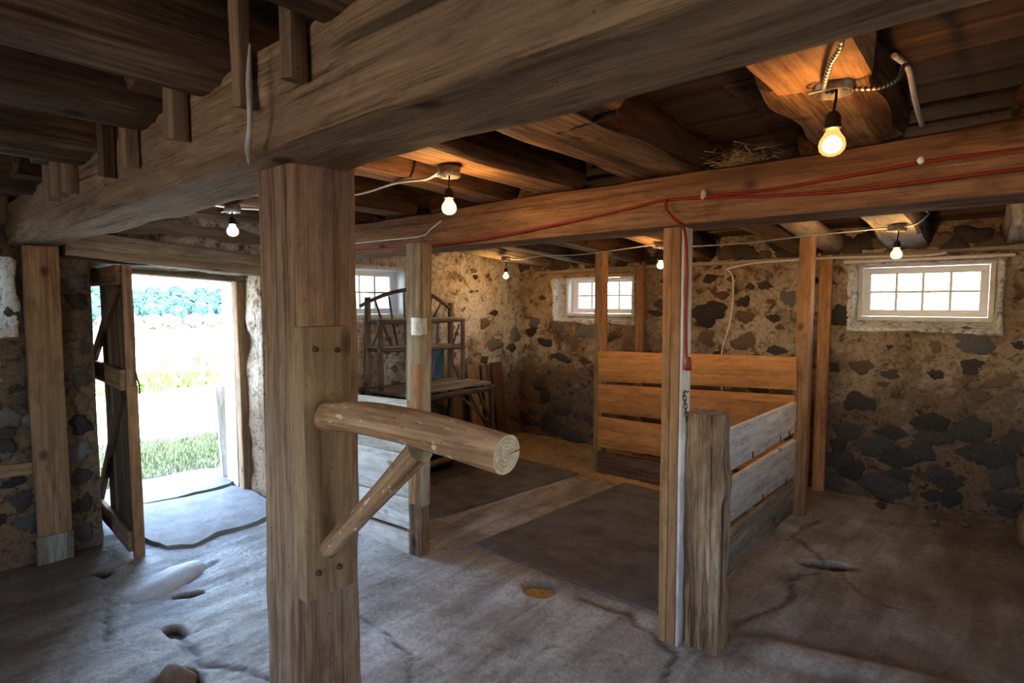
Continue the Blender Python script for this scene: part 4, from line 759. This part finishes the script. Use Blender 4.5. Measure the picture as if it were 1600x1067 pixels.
wire('white_cable', 'thin white cable sagging along the cross beam beside the big post', [(-3.35, 2.215, 1.893), (-3.0, 2.212, 1.891), (-2.6, 2.21, 1.889), (-2.5, 2.2, 1.92), (-2.41, 2.2, 1.959)], .004, M_CABLE)
wire('brown_cord', 'short brown cord hanging from cross beam above the switch post', [(-2.6, 2.212, 1.889), (-2.56, 2.215, 1.845), (-2.528, 2.215, 1.81), (-2.507, 2.21, 1.776)], .005, W_TWIG, 'cord')
rc = thing('red_extension_cord', 'red extension cord along the cross beam with a plug hanging at the doubled post', 'cord', (-1.0, 2.2, 1.9))
cyl('cord', [(-3.32, 2.215, 1.845), (-2.87, 2.21, 1.835), (-2.52, 2.21, 1.83), (-2.06, 2.21, 1.84), (-1.6, 2.21, 1.871), (-1.235, 2.212, 1.905), (-1.06, 2.215, 1.922), (-.82, 2.212, 1.902), (-.45, 2.21, 1.876), (-.19, 2.21, 1.878), (.05, 2.21, 1.883), (1.2, 2.21, 1.89)], .0055, M_RED, rc, k=8)
cyl('cord', [(-1.06, 2.215, 1.921), (-.705, 2.212, 1.912), (-.45, 2.212, 1.922), (-.19, 2.218, 1.94), (.05, 2.22, 1.942), (1.2, 2.22, 1.95)], .0055, M_RED, rc, k=8)
cyl('drop_cord', [(-1.06, 2.21, 1.92), (-1.055, 2.20, 1.875), (-1.01, 2.20, 1.83), (-.998, 2.25, 1.80), (-.998, 2.285, 1.65), (-1.0, 2.29, 1.45), (-.997, 2.29, 1.30), (-.99, 2.29, 1.265)], .0065, M_RED, rc, k=8)
lathe('plug', [(.0001, .03), (.008, .028), (.011, .01), (.016, -.012), (.0165, -.028), (.0001, -.030)], Matrix.Translation((-.985, 2.288, 1.245)) @ Matrix.Rotation(.12, 4, 'Y'), M_RED, rc, 12)
tag(lump('rag_tie', (-.905, 2.215, 1.925), (.012, .012, .022), M_HAIR, 51, .3, 2), 'small white rag tied on the cross beam right of the doubled post', 'rag')
tag(lump('cable_clip', (-.21, 2.215, 1.945), (.010, .010, .013), M_WHITE, 52, .2, 2), 'small white knob on the cross beam between the red cords', 'clip')
# ------------------------------------------------------------------ loose straw, shavings
def chips(name, label, cat, n, pos, mat, size, seed, kind='stuff'):
    rs = np.random.RandomState(seed); V, Fc = [], []
    for i in range(n):
        x, y, z, rl = pos(rs); a = rs.rand()*6.28; l = size*(.5+rs.rand()); w = l*rl; t = rs.uniform(-.35, .35); c, s = math.cos(a), math.sin(a); b = len(V)
        for u, v, q in ((-l, -w, -t*l), (l, -w, t*l), (l, w, t*l+.15*l), (-l, w, -t*l)): V.append((x+c*u-s*v, y+s*u+c*v, z+abs(t)*l*.8+q*.5+.002))
        Fc.append((b, b+1, b+2, b+3))
    return tag(put(name, mesh(name, V, Fc, mat, smooth=False)), label, cat, kind=kind)
def p_back(rs):
    while True:
        x, y = rs.uniform(-4.1, -1.3), rs.uniform(4.05, 5.0)
        e = .9 if x < -2.2 else .5
        if rs.rand() < e*math.exp(-((y-4.5)/.55)**2)*(.5+.5*math.sin(x*5+y*9)**2): return x, y, .006, .3
chips('wood_shavings', 'golden wood shavings scattered along the back wall behind the mats', 'shavings', 9000, p_back, M_SHAV, .011, 1)
def p_hole(rs):
    r = rs.rand()**.5*.085; a = rs.rand()*6.28; return -1.777+r*math.cos(a), 2.30+r*.85*math.sin(a), -.045, .3
def p_front(rs): return -2.25+rs.randn()*.16, 4.18+rs.randn()*.06-.02, .008, .3
chips('wood_shavings', 'heap of golden shavings at the foot of the far left stall post', 'shavings', 1500, p_front, M_SHAV, .011, 11)
chips('wood_shavings', 'wood shavings filling the round hole in the concrete', 'shavings', 500, p_hole, M_SHAV, .009, 2)
def p_edge(rs):
    t = rs.rand(); return -2.45+1.3*t+rs.randn()*.03, 2.42+.02*t+rs.randn()*.02, .006, .25
chips('wood_shavings', 'fine chaff along the front edge of the stall mat', 'shavings', 260, p_edge, M_SHAV, .006, 3)
def nest(c, s):
    def f(rs): q = rs.randn(3); return c[0]+q[0]*s[0], c[1]+q[1]*s[1], c[2]+abs(q[2])*s[2], .06
    return f
chips('straw_tuft', 'straw tuft stuffed above cross beam right of the broad joist', 'straw', 260, nest((-.82, 2.35, 2.04), (.06, .03, .03)), M_STRAW, .03, 4)
chips('straw_tuft', 'straw wisps on cross beam beside the big post', 'straw', 90, nest((-2.95, 2.38, 2.03), (.05, .03, .015)), M_STRAW, .025, 5)
tag(lump('old_stump', (.235, 4.66, .10), (.10, .10, .17), W_PLANK, 21, .12, 3, .4), 'rounded brown wooden stump at the right edge near the back wall', 'stump')
for i, (x, y) in enumerate(((-.28, 4.72), (-.12, 4.80), (-.6, 4.86))): tag(lump('rubble_chip', (x, y, .02), (.035, .025, .02), ST['gbd'[i]], 30+i, .35, 2, .3), ('pale rubble chip on the floor below the right window', 'brown rubble chip near the stump at right', 'dark rubble chip at foot of the back wall')[i], 'stone')

# ------------------------------------------------------------------ outdoors
def gz(x, y):
    d = np.maximum(0, -x-11); return -.06-.032*d*(d < 150)-.032*150*(d >= 150)
def ground_mat():
    m, nt, b = newmat('field_ground'); L = nt.links.new; v = coords(nt, (1, 1, 1), False); sx = N(nt, 'ShaderNodeSeparateXYZ'); L(v, sx.inputs[0])
    n1 = noise(nt, v, .9, 4); n2 = noise(nt, v, 14, 5, .7); ad = N(nt, 'ShaderNodeMath', operation='MULTIPLY_ADD'); L(n1, ad.inputs[0]); ad.inputs[1].default_value = 1.4; L(sx.outputs[0], ad.inputs[2])
    mr = N(nt, 'ShaderNodeMapRange'); L(ad.outputs[0], mr.inputs[0]); mr.inputs[1].default_value = -60; mr.inputs[2].default_value = 0
    p = lambda x: (x+60)/60
    r = ramp(nt, [(0, (.48, .42, .26)), (p(-13.5), (.50, .44, .28)), (p(-11.4), (.40, .40, .22)), (p(-10.6), (.52, .49, .42)), (p(-6.9), (.50, .47, .40)), (p(-6.3), (.14, .20, .05)), (p(-5.2), (.16, .17, .06)), (p(-4.4), (.34, .28, .21)), (1, (.36, .29, .22))]); L(mr.outputs[0], r.inputs[0])
    r2 = ramp(nt, [(.3, (.7, .7, .7)), (.7, (1.15, 1.15, 1.15))]); L(n2, r2.inputs[0]); L(mixc(nt, 'MULTIPLY', 1, r.outputs[0], r2.outputs[0]), b.inputs['Base Color']); b.inputs['Roughness'].default_value = .95
    return m
xs = np.concatenate([np.linspace(-420, -60, 20), np.linspace(-55, -12, 30), np.linspace(-11, -4.9, 26), [3.6, 20, 200]]); ys = np.concatenate([[-260, -120, -60, -30], np.linspace(-20, 30, 51), [50, 90, 160, 300]])
gx, gy = np.meshgrid(xs, ys); G = np.column_stack([gx.ravel(), gy.ravel(), gz(gx.ravel(), gy.ravel())+.02*fbm(np.column_stack([gx.ravel(), gy.ravel(), gx.ravel()*0])*.4, 3, 2)-.03*(gx.ravel() > -4.95)]); n = len(xs)
tag(put('ground', mesh('ground', G, [(j*n+i, j*n+i+1, j*n+i+1+n, j*n+i+n) for j in range(len(ys)-1) for i in range(n-1)], ground_mat())), 'sunlit field and lane outside the barn', kind='structure')
M_GRASS = plain('grass_blade', (.20, .215, .11), .8, 0, .45, 6, 0); M_LEAF = plain('weed_leaf', (.16, .30, .06), .7, 0, .4, 9, 0); M_DRY = plain('dry_weed', (.50, .38, .22), .9, 0, .3, 9, 0)
M_TREE = plain('hazy_hill_leaf', (.022, .062, .052), .9, 0, .5, .8, 0); M_REED = plain('pale_shrub_leaf', (.20, .17, .145), .9, 0, .4, .8, 0); M_BARK = plain('tree_bark', (.12, .09, .06), .9, 0, .3, 5, 0)  # hill leaf teal: distance haze and sky tint put into the colour
def blades(n, pos, h, w, seed, lean=.5):
    rs = np.random.RandomState(seed); V, Fc = [], []
    for i in range(n):
        x, y, z = pos(rs); a = rs.rand()*6.28; hh = h*(.5+rs.rand()); l = lean*hh*rs.rand(); b = len(V); c, s = math.cos(a), math.sin(a)
        V += [(x-s*w, y+c*w, z), (x+s*w, y-c*w, z), (x+c*l*.4+s*w*.6, y+s*l*.4-c*w*.6, z+hh*.6), (x+c*l, y+s*l, z+hh)]; Fc += [(b, b+1, b+2), (b, b+2, b+3)]
    return V, Fc
def p_grass(rs):
    while True:
        x, y = rs.uniform(-8.2, -5.2), rs.uniform(.5, 4.2)
        if x > -7.35+.15*math.sin(y*3)+rs.randn()*.12 and not (x > -5.42 and .8 < y < 2.2 and rs.rand() < .9): return x, y, -.06
V, Fc = blades(14000, p_grass, .05, .005, 3); tag(put('grass', mesh('grass', V, Fc, M_GRASS, smooth=False)), 'short green grass in the barn shade outside the doorway', 'grass', kind='stuff')
def plant(name, x, y, h, rad, n, mat, label, grp, seed, cat='plant'):
    z = float(gz(np.array([x]), np.array([y]))[0])
    def p(rs): q = rs.randn(2)*rad*.5; return q[0], q[1], max(0, h*.5*(1-np.hypot(*q)/rad)*rs.rand())
    V, Fc = blades(n, p, h*.8, .014, seed, .9); return tag(put(name, mesh(name, V, Fc, mat, smooth=False), at(x, y, z)), label, cat, grp)
for i in range(9):
    y = 2.55+i*.27; x = -11.9+.25*math.sin(i*2.7); gr = i in (2, 3, 4, 5, 6)
    plant('weed_clump', x, y+.15, .30 if gr else .22, .30, 420, M_LEAF if gr or i % 2 else M_DRY, ('green' if gr or i % 2 else 'dry')+' weed clump across the pale lane, '+('leftmost', 'second from left', 'third from left', 'fourth from left', 'middle', 'fourth from right', 'third from right', 'second from right', 'rightmost')[i]+' of the row', 'weed clumps beyond the lane', 40+i)
for i, (x, y) in enumerate(((-15.6, 4.9), (-17.6, 4.9), (-16.8, 6.4), (-18.4, 7.6))): plant('dry_weed', x, y, .7, .45, 380, M_DRY, 'dry brown weed tuft in the bright field, '+('nearest of the left pair', 'farther of the left pair', 'nearest of the right pair', 'farther of the right pair')[i], 'dry weeds in the field', 60+i)
# distant pale scrub and wooded hill
def tree_parts(seed, mat, h, w):
    rs = np.random.RandomState(seed); V, Fc = [], []
    for i in range(170):
        d = rs.randn(3); d /= np.linalg.norm(d); r = .75+.35*rs.rand(); c = d*np.array([w*.5, w*.5, h*.38])*r+np.array([0, 0, h*.58]); t = rs.randn(3); t /= np.linalg.norm(t); u = np.cross(d, t); u /= np.linalg.norm(u)+1e-6; v = np.cross(u, d); s = w*.17; b = len(V)
        V += [c+u*s, c+v*s, c-u*s, c-v*s]; Fc.append((b, b+1, b+2, b+3))
    import bmesh
    bm = bmesh.new(); bmesh.ops.create_icosphere(bm, subdivisions=2, radius=1); q = np.array([x.co[:] for x in bm.verts]); f = [[x.index for x in g.verts] for g in bm.faces]; bm.free(); b = len(V)
    q = q*(1+.22*fbm(q*2, 3, seed))[:, None]*np.array([w*.46, w*.46, h*.38])+np.array([0, 0, h*.58]); V += list(q); Fc += [tuple(k+b for k in g) for g in f]
    cr = mesh('crown', V, Fc, mat, smooth=False); tr = rings_mesh('trunk', [np.array([(w*.05*math.cos(a), w*.05*math.sin(a), z) for a in np.arange(8)*.785]) for z in (-.4, h*.4)], M_BARK); return cr, tr
HT = [tree_parts(80+i, M_TREE, 7.0, 6.2) for i in range(4)]; RT = [tree_parts(90+i, M_REED, 3.0, 3.2) for i in range(4)]
rs = random.Random(9)
def place(nm, pr, x, y, z, s, label, grp):
    e = thing(nm, label, 'tree', (x, y, z), grp); M = at(x, y, z) @ Matrix.Rotation(rs.random()*6.28, 4, 'Z') @ Matrix.Scale(s, 4); put('crown', pr[0], M, e); put('trunk', pr[1], M, e)
def hillz(d): return -4.86+max(0, min(1, (d-170)/150))*9.5
cy, sy = math.cos, math.sin
A0, A1 = math.atan2(-1, .27), math.atan2(-1, .49)                # directions out of the doorway, as seen from inside
for i in range(36):
    a = .245+.26*(i % 9+.3*rs.random())/9; d = (113, 120, 127, 134)[i//9]+rs.uniform(-1, 1); x, y = -d, d*a; place('field_shrub', rs.choice(RT), x, y, float(gz(np.array([x]), np.array([y]))[0]), rs.uniform(.75, 1.05), 'pale hazy shrub in the scrub line across the far field', 'pale shrubs along the field edge')
for row, d in enumerate((170, 184, 200, 218, 238, 260, 284)):
    for i in range(8):
        a = .235+.285*(i+.4*(row % 2)+rs.random()*.15)/8; place('hill_tree', rs.choice(HT), -d, d*a, hillz(d), rs.uniform(.8, 1.0), 'round green tree on the wooded hill beyond the field', 'trees on the far hill')
hx_ = np.array([-165, -185, -215, -250, -290, -330, -420.]); hy = np.linspace(-40, 260, 16); gx, gy = np.meshgrid(hx_, hy); hz_ = np.array([hillz(-q)-.5 for q in gx.ravel()])
n = 7; tag(put('hill', mesh('hill', np.column_stack([gx.ravel(), gy.ravel(), hz_]), [(j*n+i, j*n+i+1, j*n+i+1+n, j*n+i+n) for j in range(15) for i in range(n-1)], M_TREE)), 'wooded hillside beyond the field', kind='structure')
